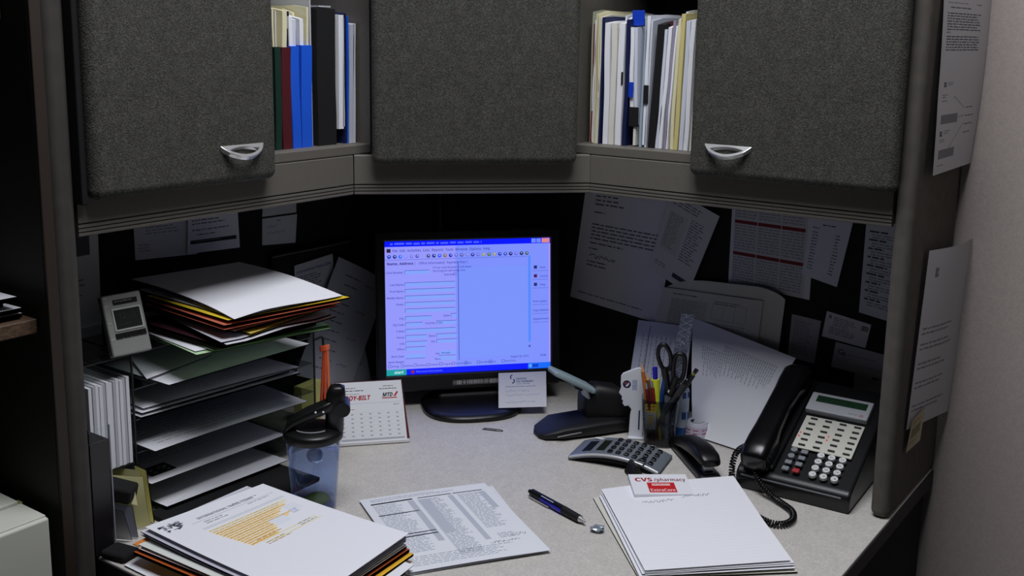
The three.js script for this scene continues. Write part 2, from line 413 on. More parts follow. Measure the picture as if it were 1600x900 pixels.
{
  const t = fileRight('document_packet', 'pale blue papers with wide white sheets sloping back behind', 'packet', 0.6555, [[-0.005, 0.0045, 0.229, paleBlue, 'cover', 0.01], [0.0008, 0.006, 0.226, whiteA, 'papers', 0.012, 0.004], [0.005, 0.003, 0.224, whiteC, 'papers', 0.018]]);
  mesh('clip', rbox(0.009, 0.032, 0.004, 0.001), M.black, t, [0.003, 0.092, 0.001]);
}
fileRight('file_folder', 'thick black folder with a maroon tab among the white papers', 'folder', 0.6725, [[0, 0.0145, 0.217, M.black, 'cover', 0.05], [0.019, 0.009, 0.014, maroonTab, 'tab', 0, 0.204, -0.02, 0.08]]);
fileRight('document_packet', 'curled white sheets leaning right of the thick black folder', 'packet', 0.6855, [[-0.0025, 0.0055, 0.206, whiteC, 'papers', 0.05], [0.004, 0.0065, 0.213, whiteA, 'papers', 0.05]]);
fileRight('document_packet', 'lilac sheets leaning beside the curled white sheets', 'packet', 0.6995, [[-0.0012, 0.0045, 0.221, lilac, 'papers', 0.04], [0.0032, 0.0035, 0.214, whiteA, 'papers', 0.04], [0.0, 0.004, 0.236, whiteC, 'divider_tab', 0.05, 0.003, -0.04, 0.15]]);
fileRight('file_folder', 'thick pale yellow file folder near the right door', 'folder', 0.7155, [[-0.0045, 0.006, 0.228, M.cream, 'cover', 0.03], [0.003, 0.0075, 0.232, std(0xd8ca86, 0.85), 'cover', 0.028]]);
fileRight('document_packet', 'white packet against the edge of the right fabric door', 'packet', 0.7335, [[-0.004, 0.0075, 0.222, whiteC, 'papers', 0.02], [0.0045, 0.008, 0.223, whiteA, 'papers', 0.02]]);
fileRight('document_packet', 'pale packet mostly hidden behind the right fabric door', 'packet', 0.7515, [[0, 0.012, 0.214, whiteB, 'papers', 0.03]]);

function fileLeft(name, label, category, z, parts, x = 0.242) { // local x runs along -z (towards the corner), front faces +x
  const t = thing(name, label, category, [x, SHELF - 0.0005, z], Math.PI / 2);
  for (const [dx, w, h, m, pn, lean = 0, y0 = 0, dz = 0, depth = 0.205] of parts) mesh(pn, slabGeo(w, h, depth, lean), m, t, [dx, y0, dz]);
  return t;
}
fileLeft('file_folder', 'dark green pocket folder beside the left fabric door', 'folder', 0.708, [[0, 0.0125, 0.166, M.darkGreen, 'pocket', 0.0], [-0.0035, 0.003, 0.231, M.cream, 'divider_tab', 0, 0, -0.004, 0.19], [0.0035, 0.002, 0.226, whiteB, 'papers', 0, 0, -0.006, 0.19]]);
fileLeft('file_folder', 'maroon pocket folder with a cream divider inside', 'folder', 0.6905, [[0, 0.0195, 0.167, M.maroon, 'pocket', 0.006], [0, 0.0095, 0.228, M.cream, 'divider_tab', 0.01, 0, -0.004, 0.19], [0.008, 0.0022, 0.227, M.navy, 'divider_tab', 0.02, 0, -0.006, 0.19]]);
fileLeft('file_folder', 'narrow bright blue pocket folder with white papers beside the maroon one', 'folder', 0.669, [[0, 0.0185, 0.168, M.blue, 'pocket', -0.012], [-0.004, 0.0075, 0.219, whiteA, 'papers', -0.012, 0, -0.004, 0.19], [0.005, 0.0075, 0.217, whiteC, 'papers', -0.012, 0, -0.005, 0.19]]);
fileLeft('file_folder', 'wide bright blue pocket folder with a rounded cream divider inside', 'folder', 0.646, [[0, 0.0235, 0.17, M.blue, 'pocket', 0.004], [-0.006, 0.008, 0.217, whiteA, 'papers', 0, 0, -0.004, 0.19], [0.0085, 0.0045, 0.234, M.cream, 'divider_tab', 0.004, 0, -0.006, 0.19], [0.001, 0.004, 0.228, M.cream, 'divider_tab', 0.004, 0, -0.03, 0.16]]);
tag(mesh('shelf_divider', rbox(0.2, 0.25, 0.003, 0.001), M.paperGrey, scene, [0.135, SHELF + 0.125, 0.628]), 'thin grey upright shelf divider behind the blue folders', 'divider');
fileLeft('ring_binder', 'thick black binder between blue folders and white sheets', 'binder', 0.6, [[0, 0.0425, 0.233, M.black, 'cover'], [0.006, 0.028, 0.003, M.paperGrey, 'papers', 0, 0.2312, -0.008, 0.19]]);
fileLeft('document_packet', 'white sheets slanting against the black binder', 'packet', 0.567, [[0, 0.0115, 0.195, whiteA, 'papers', 0.02, 0.026], [0.007, 0.004, 0.186, whiteC, 'papers', 0.015, 0.03]]);
fileLeft('file_folder', 'royal blue folder standing between white sheets and white packet', 'folder', 0.5545, [[-0.002, 0.005, 0.226, M.navy, 'cover', 0.012], [0.0035, 0.004, 0.221, M.blue, 'cover', 0.014]]);
fileLeft('document_packet', 'crumpled white packet at the corner end of the left shelf', 'packet', 0.5405, [[-0.001, 0.009, 0.209, whiteC, 'papers', 0.02], [0.0055, 0.005, 0.208, whiteA, 'papers', 0.02]]);

// ---------------------------------------------------------------- papers pinned to the tackboards
const ZW = 0.0092, XW = 0.0022; // just in front of the right and the left tackboard
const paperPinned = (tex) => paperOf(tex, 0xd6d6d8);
const onRight = (pts, dz = 0) => pts.map(([x, y]) => [x, y, ZW + dz]);
const onLeft = (pts, dx = 0) => pts.map(([z, y]) => [XW + dx, y, z]);
function mark(x, px, py, q, color = '#3c3e46') { x.fillStyle = color; x.fillRect(px, py, q * 0.34, q); x.fillRect(px + q * 0.42, py, q * 0.3, q * 0.45); x.fillRect(px + q * 0.42, py + q * 0.55, q * 0.36, q * 0.45); }

const letterTex = canvasTex(384, 500, (x, w, h) => {
  words(x, 50, 48, 110, 13, 1); words(x, 50, 84, 150, 15, 4); words(x, 50, 160, 60, 13, 1);
  words(x, 50, 205, 320, 13, 5, { color: '#5a5c64', ragged: 0.05, fill: 0.95 }); words(x, 50, 275, 230, 13, 1); words(x, 50, 296, 60, 13, 1);
  scrawl(x, 55, 325, 110, 18, { color: '#33384a', width: 2 }); words(x, 50, 345, 100, 13, 2); words(x, 30, 468, 310, 13, 1, { color: '#85878e', ragged: 0 });
}, '#e4e4e8');
tag(sheet('pinned_letter', onRight([[0.403, 1.215], [0.62, 1.215], [0.583, 0.911], [0.37, 0.934]]), paperPinned(letterTex), { bend: (u, v) => 0.006 * v * v }), 'large typed letter pinned nearest the monitor on the right tackboard', 'letter');
const receiptTex = canvasTex(220, 400, (x) => {
  words(x, 20, 24, 170, 13, 3); x.fillStyle = '#cfd0c8'; x.fillRect(20, 90, 85, 190); words(x, 24, 96, 70, 10, 17, { color: '#8a8c86' }); words(x, 120, 80, 80, 13, 16, { color: '#70727a' });
  words(x, 20, 340, 70, 12, 2, { color: '#888' }); words(x, 120, 350, 90, 30, 1, { color: '#3b3d44', weight: 0.7, ragged: 0 });
}, '#d8d8d6');
tag(sheet('pinned_receipt', onRight([[0.602, 1.188], [0.707, 1.146], [0.648, 0.984], [0.555, 1.024]], 0.007), paperPinned(receiptTex), { bend: (u, v) => 0.003 * u }), 'tilted receipt overlapping the edge of the typed letter', 'receipt');
const calTex = canvasTex(420, 400, (x, w, h) => {
  x.fillStyle = '#c9c9cc'; x.fillRect(16, 0, w - 46, h);
  for (let r = 0; r < 3; r++) for (let c = 0; c < 3; c++) {
    const px = 20 + c * 122, py = 12 + r * 134;
    for (let i = 0; i < 9; i++) words(x, px, py + i * 12, 112, 12, 1, { color: '#9a9ca4', weight: 0.5, ragged: 0, fill: 1 });
    if (r) { x.fillStyle = '#7a2028'; x.fillRect(px - 2, py - 20, 118, 14); }
  }
}, '#dedee2');
tag(sheet('pinned_calendar', onRight([[0.7275, 1.2], [0.8895, 1.2], [0.8905, 1.008], [0.7275, 1.017]]), paperPinned(calTex)), 'year calendar page with dark red month bars pinned on the right tackboard', 'calendar');
const listTex = canvasTex(220, 340, (x) => { words(x, 70, 90, 90, 13, 1, { color: '#333' }); words(x, 20, 108, 60, 12, 1); for (let i = 0; i < 13; i++) { words(x, 24, 128 + i * 14, 40, 12, 1, { slant: 0 }); words(x, 150, 128 + i * 14, 36, 12, 1); } }, '#dadde6');
tag(sheet('pinned_list', onRight([[0.886, 1.19], [0.966, 1.19], [0.941, 1.041], [0.874, 1.055]], 0.004), paperPinned(listTex)), 'narrow two-column list overlapping the right edge of the red-barred calendar', 'paper');
const formTex2 = canvasTex(200, 420, (x) => { for (let i = 0; i < 9; i++) { words(x, 14, 100 + i * 32, 80, 13, 1, { color: '#4a4c54', weight: 0.5 }); words(x, 24, 114 + i * 32, 170, 10, 2, { color: '#777a82' }); } }, '#cfd2da');
tag(sheet('pinned_notice', onRight([[0.984, 1.2], [1.085, 1.2], [1.085, 0.985], [0.983, 1.0]]), paperPinned(formTex2)), 'tall printed notice pinned beside the right end panel', 'notice');
{ // open envelope with a rounded flap behind a form
  const s = new THREE.Shape(); s.moveTo(0.575, 0.89); s.lineTo(0.6, 0.99); s.quadraticCurveTo(0.63, 1.012, 0.69, 1.016); s.lineTo(0.79, 1.02); s.quadraticCurveTo(0.825, 1.02, 0.848, 1.004); s.lineTo(0.84, 0.89); s.closePath();
  const g = extrude(s, 0.001).translate(-0.71, -0.89, 0);
  tag(mesh('envelope', g, std(0xb2b1a8, 0.9), scene, [0.71, 0.89, 0.018]), 'grey envelope with rounded flap pinned behind the printed form', 'envelope');
}
const form3 = canvasTex(460, 200, (x) => {
  x.fillStyle = '#c0c0b4'; x.fillRect(50, 40, 170, 160); words(x, 55, 20, 130, 12, 1, { color: '#555' }); words(x, 55, 46, 160, 9, 16, { color: '#94948a' });
  x.strokeStyle = '#77776e'; x.strokeRect(245, 40, 150, 70); words(x, 250, 30, 150, 9, 2, { color: '#666' }); for (let k = 1; k < 3; k++) { x.beginPath(); x.moveTo(245 + k * 50, 40); x.lineTo(245 + k * 50, 110); x.stroke(); }
  words(x, 240, 125, 180, 9, 6, { color: '#8c8c82' });
}, '#cfcec4');
tag(sheet('pinned_form', onRight([[0.594, 0.99], [0.806, 0.995], [0.799, 0.9], [0.575, 0.9]], 0.0125), paperPinned(form3)), 'wide printed form held in front of the grey envelope', 'form');
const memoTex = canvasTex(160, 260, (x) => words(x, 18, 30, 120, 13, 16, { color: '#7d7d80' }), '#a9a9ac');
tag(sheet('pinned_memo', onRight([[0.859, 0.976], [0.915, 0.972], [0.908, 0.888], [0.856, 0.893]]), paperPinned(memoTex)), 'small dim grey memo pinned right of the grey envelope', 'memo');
const cardTex = canvasTex(320, 190, (x) => { mark(x, 24, 20, 24, '#555'); words(x, 60, 26, 180, 14, 5, { color: '#666870' }); words(x, 40, 100, 220, 15, 4, { color: '#666870' }); x.fillStyle = '#2c2d33'; x.fillRect(262, 30, 46, 34); x.fillStyle = '#d8d8dc'; for (let i = 0; i < 3; i++) x.fillRect(267 + i * 14, 36, 9, 9), x.fillRect(267 + i * 14, 50, 9, 9); }, '#d2d2d5');
tag(sheet('business_card', onRight([[0.925, 0.993], [1.007, 0.981], [1.0, 0.936], [0.919, 0.944]], 0.001), paperPinned(cardTex), { t: 0.0006 }), 'white business card with small dark square logo on the right tackboard', 'card');
const card2 = canvasTex(320, 190, (x) => { x.strokeStyle = '#55565e'; x.lineWidth = 6; x.beginPath(); x.arc(44, 60, 16, 0.6, 5.6); x.stroke(); x.beginPath(); x.arc(62, 72, 10, 0, 6.3); x.stroke(); words(x, 90, 66, 200, 15, 1, { color: '#85868e' }); words(x, 24, 110, 120, 13, 3, { color: '#9a9ba0' }); }, '#b9b9bc');
tag(sheet('business_card', onRight([[0.946, 0.938], [1.04, 0.93], [1.035, 0.883], [0.94, 0.89]], 0.002), paperPinned(card2), { t: 0.0006 }), 'grey business card with a ring emblem below the white card', 'card');
const card3 = canvasTex(220, 300, (x) => { x.fillStyle = '#3b3e52'; x.fillRect(110, 70, 40, 24); words(x, 155, 76, 60, 16, 1, { color: '#444' }); words(x, 80, 110, 100, 13, 2, { color: '#888' }); }, '#b7b6a8');
tag(sheet('pinned_note', onRight([[0.985, 0.9], [1.05, 0.898], [1.045, 0.835], [0.986, 0.848]], 0.004), paperPinned(card3)), 'yellowish note with dark square mark lowest beside the end panel', 'note');

const sheetA = canvasTex(160, 400, (x) => { x.fillStyle = '#55565c'; x.fillRect(70, 90, 70, 60); words(x, 16, 190, 130, 15, 6, { color: '#8a8a90' }); }, '#d2d2d4');
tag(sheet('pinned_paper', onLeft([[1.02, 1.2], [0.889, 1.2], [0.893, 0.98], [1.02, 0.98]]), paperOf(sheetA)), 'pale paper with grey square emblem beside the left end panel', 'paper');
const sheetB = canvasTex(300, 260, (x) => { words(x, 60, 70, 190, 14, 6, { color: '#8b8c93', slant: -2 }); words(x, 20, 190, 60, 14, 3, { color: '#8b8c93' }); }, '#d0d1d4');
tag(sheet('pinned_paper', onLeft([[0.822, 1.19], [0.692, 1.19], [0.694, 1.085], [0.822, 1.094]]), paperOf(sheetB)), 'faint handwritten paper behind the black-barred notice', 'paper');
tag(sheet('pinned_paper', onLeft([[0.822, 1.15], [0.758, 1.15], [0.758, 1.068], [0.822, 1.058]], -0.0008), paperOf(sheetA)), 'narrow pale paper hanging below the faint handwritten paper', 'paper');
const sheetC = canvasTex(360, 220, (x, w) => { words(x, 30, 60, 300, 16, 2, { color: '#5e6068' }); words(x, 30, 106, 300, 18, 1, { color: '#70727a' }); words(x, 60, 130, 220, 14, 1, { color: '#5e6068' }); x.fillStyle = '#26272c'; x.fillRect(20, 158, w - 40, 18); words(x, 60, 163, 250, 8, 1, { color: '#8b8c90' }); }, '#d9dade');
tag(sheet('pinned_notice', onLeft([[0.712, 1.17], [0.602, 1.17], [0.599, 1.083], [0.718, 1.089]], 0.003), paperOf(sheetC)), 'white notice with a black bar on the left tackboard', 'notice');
tag(sheet('pinned_strip', onLeft([[0.537, 1.17], [0.452, 1.17], [0.453, 1.131], [0.54, 1.133]]), M.paperGrey), 'blank grey paper strip above the small blue-lined note', 'paper');
const noteD = canvasTex(200, 120, (x) => { scrawl(x, 20, 40, 60, 20, { color: '#5a6aa0' }); scrawl(x, 22, 66, 110, 16, { color: '#7b86a8' }); words(x, 80, 14, 40, 10, 1); }, '#c3c6cc');
tag(sheet('pinned_note', onLeft([[0.541, 1.1295], [0.452, 1.1275], [0.458, 1.071], [0.543, 1.078]], 0.001), paperOf(noteD)), 'small handwritten note pinned below the blank grey strip', 'note');
{ // black-framed board with a page, leaning at the back left
  const t = thing('framed_board', 'black framed board hanging behind the stack on the organizer', 'frame', [0.011, 0.93, 0.424], Math.PI / 2);
  mesh('frame', rbox(0.212, 0.128, 0.008, 0.003), M.black, t, [0, 0.064, 0]);
  mesh('rim', rbox(0.212, 0.003, 0.004, 0.001), std(0x5a554c, 0.6), t, [0, 0.1245, 0.005]);
}
const travelTex = canvasTex(300, 320, (x) => { text(x, 'International Travel Clinic', 14, 60, 24, { color: '#2b3478', style: 'italic', w: 270 }); words(x, 20, 84, 230, 16, 5, { color: '#55586a' }); words(x, 20, 180, 200, 14, 8, { color: '#8a8c94' }); }, '#bfc1c8');
tag(sheet('pinned_page', onLeft([[0.477, 1.029], [0.372, 1.037], [0.366, 0.93], [0.476, 0.935]], 0.017), paperOf(travelTex)), 'page with a dark blue heading on the black framed board', 'page');
const receiptF = canvasTex(300, 560, (x) => { for (let i = 0; i < 11; i++) { words(x, 40 + rnd() * 40, 60 + i * 44, 90, 14, 1, { color: '#5d5f69' }); if (i % 3 === 0) scrawl(x, 160, 70 + i * 44, 60, 16, { color: '#4b4d58' }); } }, '#c4c6ce');
tag(sheet('large_note', [[0.026, 1.03, 0.362], [0.036, 0.95, 0.224], [0.052, 0.752, 0.36], [0.04, 0.815, 0.5]], paperOf(receiptF), { bend: (u, v) => 0.012 * Math.sin(u * Math.PI) }), 'large diagonal handwritten paper left of the monitor', 'paper');
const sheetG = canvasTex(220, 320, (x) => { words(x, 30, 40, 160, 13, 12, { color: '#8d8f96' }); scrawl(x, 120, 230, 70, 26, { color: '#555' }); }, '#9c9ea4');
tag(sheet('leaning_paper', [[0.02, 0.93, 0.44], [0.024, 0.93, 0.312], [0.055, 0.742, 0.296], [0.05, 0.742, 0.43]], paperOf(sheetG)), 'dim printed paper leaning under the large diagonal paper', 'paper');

// papers leaning behind the pencil cup
const leanTex = canvasTex(560, 520, (x, w, h) => {
  x.save(); x.translate(0, 0);
  for (let i = 0; i < 34; i++) { const px = 70 + i * 13; x.fillStyle = '#a9abb4'; let y = 70 + (i < 10 ? 40 : 0); const end = 110 + 70 * Math.abs(Math.sin(i * 1.7)) + (i < 10 ? 60 : 30); while (y < end) { const l = 5 + rnd() * 14; x.fillRect(px, y, 5, l); y += l + 4; } }
  x.restore();
}, '#eceef3');
tag(sheet('leaning_paper', [[0.662, 0.938, 0.02], [0.887, 0.905, 0.05], [0.834, 0.7435, 0.152], [0.728, 0.7435, 0.135]], paperOf(leanTex), { nx: 10, ny: 10, bend: (u, v) => 0.006 * Math.sin(Math.PI * v) }), 'bright printed sheet leaning on the tackboard behind the pencil cup', 'paper');
const leanB = canvasTex(300, 420, (x) => { x.fillStyle = '#a5a6ae'; for (let i = 0; i < 9; i++) { let y = 60; while (y < 330) { const l = 6 + rnd() * 16; x.fillRect(40 + i * 26, y, 6, l); y += l + 5; } } x.fillStyle = '#5b5c64'; x.fillRect(74, 20, 4, 390); }, '#d9dbe2');
tag(sheet('leaning_paper', [[0.54, 0.912, 0.02], [0.664, 0.918, 0.024], [0.69, 0.744, 0.115], [0.565, 0.744, 0.11]], paperOf(leanB), { bend: (u, v) => 0.004 * Math.sin(Math.PI * u) }), 'printed sheet leaning between the hole punch and the scissors', 'paper');
{
  const s = canvasTex(300, 40, (x) => { words(x, 20, 14, 90, 18, 1, { color: '#55565c', weight: 0.8, ragged: 0 }); words(x, 150, 14, 120, 16, 1, { color: '#888' }); }, '#c9c9c6');
  tag(sheet('paper_strip', [[0.775, 0.914, 0.0255], [0.845, 0.902, 0.0255], [0.843, 0.885, 0.027], [0.772, 0.897, 0.027]], paperOf(s)), 'small printed strip peeking above the bright leaning sheet', 'paper');
}

// papers on the outer face of the right end panel
const XE = 1.1348;
const hangTex = canvasTex(340, 440, (x) => {
  mark(x, 38, 36, 28); words(x, 66, 38, 60, 10, 3, { color: '#555' }); words(x, 30, 104, 200, 10, 1, { color: '#777' }); words(x, 236, 104, 40, 12, 1, { color: '#444' }); words(x, 50, 124, 210, 14, 1, { color: '#555' });
  words(x, 30, 150, 280, 12, 7, { color: '#4a4c54', weight: 0.42, ragged: 0.15 }); words(x, 30, 236, 40, 12, 1); words(x, 30, 254, 280, 12, 6, { color: '#4a4c54', weight: 0.42, ragged: 0.15 }); 
}, '#d9d8dc');
const hangTex2 = canvasTex(340, 440, (x) => {
  x.save();
  mark(x, 38, 22, 22); words(x, 66, 24, 50, 9, 2); words(x, 30, 78, 50, 10, 2); words(x, 30, 20 + 85, 45, 10, 1); x.fillStyle = '#8a8a90'; x.fillRect(30, 170, 130, 42); x.fillRect(30, 330, 130, 42);
  x.strokeStyle = '#777'; x.lineWidth = 3; for (const [a, b, c, d] of [[120, 90, 210, 150], [165, 190, 215, 185], [110, 330, 215, 220]]) { x.beginPath(); x.moveTo(a, b); x.lineTo(c, d); x.stroke(); } for (let i = 0; i < 4; i++) words(x, 222, 146 + i * 40, 80, 12, 1, { color: '#555' });
  mark(x, 30, 244, 24); words(x, 60, 244, 60, 10, 2); words(x, 30, 282, 60, 9, 2); words(x, 30, 400, 60, 10, 1); x.restore();
}, '#d9d8dc');
const joined = canvasTex(340, 880, (x) => { x.drawImage(hangTex.image, 0, 0); x.drawImage(hangTex2.image, 0, 440); }, '#d9d8dc');
tag(sheet('hanging_page', [[XE + 0.0008, 1.575, 0.228], [XE + 0.02, 1.575, 0.006], [XE + 0.012, 1.284, 0.008], [XE + 0.005, 1.284, 0.234]], paperOf(joined), { ny: 14, bend: (u, v) => 0.012 * Math.max(0, v - 0.6) * (1 - u) + 0.004 * Math.sin(3 * v) }), 'long instruction page with diagrams pinned high on the right end panel', 'page');
const hang2 = canvasTex(340, 460, (x) => { mark(x, 50, 48, 24, '#6a6c74'); for (const y of [200, 240, 290, 340, 400]) words(x, 20, y, 270, 12, 2, { color: '#7b7c84', slant: -2 }); }, '#d2d1d6');
tag(sheet('hanging_page', [[XE + 0.006, 1.163, 0.196], [XE + 0.028, 1.158, 0.008], [XE + 0.016, 0.852, 0.012], [XE + 0.003, 0.878, 0.226]], paperOf(hang2), { ny: 12, bend: (u, v) => 0.01 * Math.sin(Math.PI * u) * (1 - v) }), 'curling white page pinned low on the right end panel', 'page');
const tagTex = canvasTex(120, 200, (x) => { words(x, 14, 24, 90, 14, 2, { color: '#a0522d' }); x.fillStyle = '#9a8f66'; x.fillRect(20, 70, 80, 60); words(x, 16, 150, 80, 12, 2, { color: '#8a8460' }); }, '#c9c0a0');
tag(sheet('taped_tag', [[XE + 0.008, 0.892, 0.216], [XE + 0.012, 0.9, 0.158], [XE + 0.011, 0.845, 0.168], [XE + 0.004, 0.838, 0.222]], paperOf(tagTex)), 'small tan tag below the curling page on the right end panel', 'tag');

// ---------------------------------------------------------------- monitor
{
  const yaw = 0.8399, tilt = 0.0996, n = V(Math.sin(yaw) * Math.cos(tilt), Math.sin(tilt), Math.cos(yaw) * Math.cos(tilt));
  const c = V(0.2743, 0.9428, 0.2436);
  const base = c.clone().addScaledVector(n, -0.06);
  const t = thing('monitor', 'black flat panel monitor showing a blue data entry form', 'monitor', [base.x, 0.7412, base.z], yaw);
  const lc = t.worldToLocal ? null : null; void lc;
  const L = V(0, c.y - 0.7412, c.clone().sub(base).dot(V(Math.sin(yaw), 0, Math.cos(yaw)))); // screen centre in local axes
  const put = (x, y, z) => { const v = V(x, y, z).applyAxisAngle(V(1, 0, 0), -tilt).add(L); return [v.x, v.y, v.z]; };
  const fr = roundRect(0.375, 0.322, 0.006), hole = new THREE.Path(); // opening for the screen, above the middle of the bezel
  hole.moveTo(-0.169, -0.1275); hole.lineTo(-0.169, 0.1425); hole.lineTo(0.169, 0.1425); hole.lineTo(0.169, -0.1275); fr.holes.push(hole);
  mesh('bezel', extrude(fr, 0.016, 0.003), M.plastic, t, put(0, -0.0075, -0.014), [-tilt, 0, 0]);
  const W = 1024, H = 818;
  const screenTex = canvasTex(W, H, (x) => {
    const g = (s, px, py, size, col = '#2a2a9a', o = {}) => text(x, s, px, py, size, { color: col, weight: 'normal', ...o });
    x.fillStyle = '#7f92ff'; x.fillRect(0, 0, W, H);
    x.fillStyle = '#979aff'; x.fillRect(0, 0, 430, H); x.fillStyle = '#7c96ff'; x.fillRect(450, 170, 440, 560);
    x.fillStyle = '#0a18ff'; x.fillRect(0, 0, W, 34); words(x, 34, 10, 620, 24, 1, { color: '#4a60ff', weight: 0.5, ragged: 0 });
    x.fillStyle = '#6f8bff'; x.fillRect(905, 4, 28, 26); x.fillRect(937, 4, 28, 26); x.fillStyle = '#e08a90'; x.fillRect(970, 3, 50, 28);
    g('File  Edit  Activities  Lists  Reports  Tools  Window  Options  Help', 46, 66, 21, '#24208c');
    x.fillStyle = '#302040'; x.fillRect(12, 46, 24, 22);
    const cols = ['#123ac8', '#1a2a90', '#2a70ff', '#8a8aff', '#7a7af0', '#5a5ac0', null, '#3a4a70', '#182a88', '#2a58ff', '#90704a', '#1a2ac8', '#6a6ae0', '#5858b0', '#8080e0', '#3030a0', '#6a72e0', '#a0a060', '#507050', '#a0a070', '#2838b8', '#3a48c0', '#14186a', '#6a70e0', '#182050', '#406050'];
    cols.forEach((c2, i) => { if (!c2) return; const px = 14 + i * 34; x.fillStyle = c2; x.beginPath(); x.arc(px + 12, 94, 11, 0, 6.3); x.fill(); x.fillStyle = '#b8c2ff'; x.fillRect(px + 9 + (i % 3), 88, 7, 7); });
    x.fillStyle = '#5060c8'; x.fillRect(0, 112, 880, 2);
    g('Name, Address', 12, 144, 22, '#16106a', { weight: 'bold' }); g('Office Information', 205, 144, 19); g('Payment Plan', 375, 144, 19); x.fillStyle = '#4a52b8'; for (const q of [180, 360, 500]) x.fillRect(q, 126, 2, 22);
    g('If Your Card Number is left blank', 290, 172, 16); g('the program will assign one.', 290, 192, 16); g('Inactive', 358, 216, 17); x.strokeStyle = '#3a3ab0'; x.lineWidth = 2; x.strokeRect(418, 202, 14, 14);
    const fld = (lab, px, py, x0, x1) => { g(lab, px, py + 18, 17, '#28209a', { align: 'right' }); x.fillStyle = '#86a6ff'; x.fillRect(x0, py, x1 - x0, 24); x.fillStyle = '#3c46a8'; x.fillRect(x0, py, x1 - x0, 2.5); x.fillRect(x0, py, 2, 24); };
    fld('Card Number', 110, 178, 118, 270);
    ['Last Name', 'First Name', 'Middle Name', 'Street', ''].forEach((s, i) => fld(s, 110, 252 + i * 40, 118, 425));
    fld('City', 110, 458, 118, 280); fld('State', 390, 450, 398, 432); fld('Zip Code', 110, 496, 118, 225); fld('Country', 300, 492, 308, 432); g('USA', 316, 511, 16);
    fld('E-Mail', 110, 536, 118, 425); fld('Home', 110, 574, 118, 250); fld('Cell', 110, 612, 118, 250); fld('Office', 110, 646, 118, 240); fld('Work', 300, 572, 308, 432); fld('Fax', 300, 606, 308, 432);
    x.fillStyle = '#86a6ff'; x.fillRect(118, 690, 118, 26); x.fillRect(328, 678, 98, 26); x.fillRect(320, 714, 106, 22); g('Birth Date', 108, 708, 17, '#28209a', { align: 'right' }); g('Birth Weight', 108, 742, 17, '#28209a', { align: 'right' }); g('Sex', 300, 700, 17); g('Female', 336, 698, 17); g('Race', 296, 734, 17);
    x.fillStyle = '#2a2ea0'; x.fillRect(118, 716, 118, 2); x.fillRect(320, 706, 106, 2);
    x.fillStyle = '#4048a8'; x.fillRect(444, 130, 4, 610);
    ['Allergy', 'Asthma', 'Epilepsy', 'Diabetic', 'Pregnant', 'Immunizations', '', 'No Medication', '', 'Read Only'].forEach((s, i) => { const px = 12 + i * 78; x.strokeRect(px, 752 + (i % 2), 16, 16); g(s, px + 20, 767, 15); });
    x.fillStyle = '#4f8cff'; x.fillRect(884, 108, 14, 540); g('August 28, 2012', 770, 742, 16); g('NUM', 960, 742, 16); x.fillStyle = '#5060c8'; x.fillRect(884, 668, 14, 14);
    [['Save', 190], ['Cancel', 245], ['Help', 298], ['Print Labels', 402], ['Copy Address', 458], ['Appointments', 512]].forEach(([s, py], i) => { g(s, i < 3 ? 958 : 914, py, 17); x.fillStyle = '#5560c8'; x.fillRect(908, py + 14, 106, 2); if (i < 3) { x.fillStyle = ['#22307a', '#501a50', '#22307a'][i]; x.fillRect(920, py - 18, 20, 20); } });
    x.fillStyle = '#b49cff'; x.fillRect(1016, 36, 8, 744);
    x.fillStyle = '#0818ff'; x.fillRect(0, 782, W, 36); x.fillStyle = '#1ca0a0'; x.fillRect(0, 782, 122, 36); g('start', 46, 808, 24, '#d8f0ff', { style: 'italic', weight: 'bold' }); x.fillStyle = '#a02840'; x.beginPath(); x.arc(160, 800, 10, 0, 6.3); x.fill(); g('Personal Information', 180, 806, 17, '#8090ff');
    x.fillStyle = '#1a6cff'; x.fillRect(880, 782, 144, 36); x.fillStyle = '#58a0ff'; x.beginPath(); x.arc(896, 800, 12, 0, 6.3); x.fill(); x.fillStyle = '#0840d0'; x.fillRect(906, 790, 40, 20);
  }, '#7f92ff');
  mesh('screen', new THREE.PlaneGeometry(0.338, 0.27), new THREE.MeshStandardMaterial({ color: 0x05050a, roughness: 0.35, emissive: 0xffffff, emissiveMap: screenTex, emissiveIntensity: 0.97 }), t, put(0, 0, -0.0005), [-tilt, 0, 0]);
  mesh('back_shell', loft([[0, 0, 0, 0.182, 0.155], [0, 0, -0.02, 0.18, 0.152], [0, -0.01, -0.045, 0.12, 0.1]], [1, 0, 0], [0, 1, 0], 32, 6), M.plasticMatt, t, put(0, -0.0075, -0.016), [-tilt, 0, 0]);
  mesh('neck', rbox(0.11, 0.19, 0.03, 0.008), M.plasticMatt, t, [0, 0.098, -0.018]);
  mesh('base', loft([[0, 0, 0, 0.1, 0.095], [0, 0.008, 0, 0.1, 0.095], [0, 0.014, 0, 0.088, 0.083]], [1, 0, 0], [0, 0, 1], 48, 2.6), M.plastic, t, [0, 0.0, 0.088]);
  mesh('foot_arm', rbox(0.13, 0.022, 0.1, 0.008), M.plasticMatt, t, [0, 0.014, 0.03]);
  const strip = canvasTex(300, 30, (x, w, h) => { for (let i = 0; i < 26; i++) { x.fillStyle = rnd() > 0.3 ? '#d8d8d4' : '#6a6a66'; x.fillRect(6 + i * 11.2, 5, 3 + rnd() * 5, 20); } x.fillStyle = '#9a9a96'; x.fillRect(4, 13, w - 8, 4); }, '#55555a');
  mesh('label_strip', box(0.096, 0.0115, 0.0008), [M.black, M.black, M.black, M.black, paperOf(strip), M.black], t, put(0.011, -0.154, 0.0075), [-tilt, 0, 0]);
}
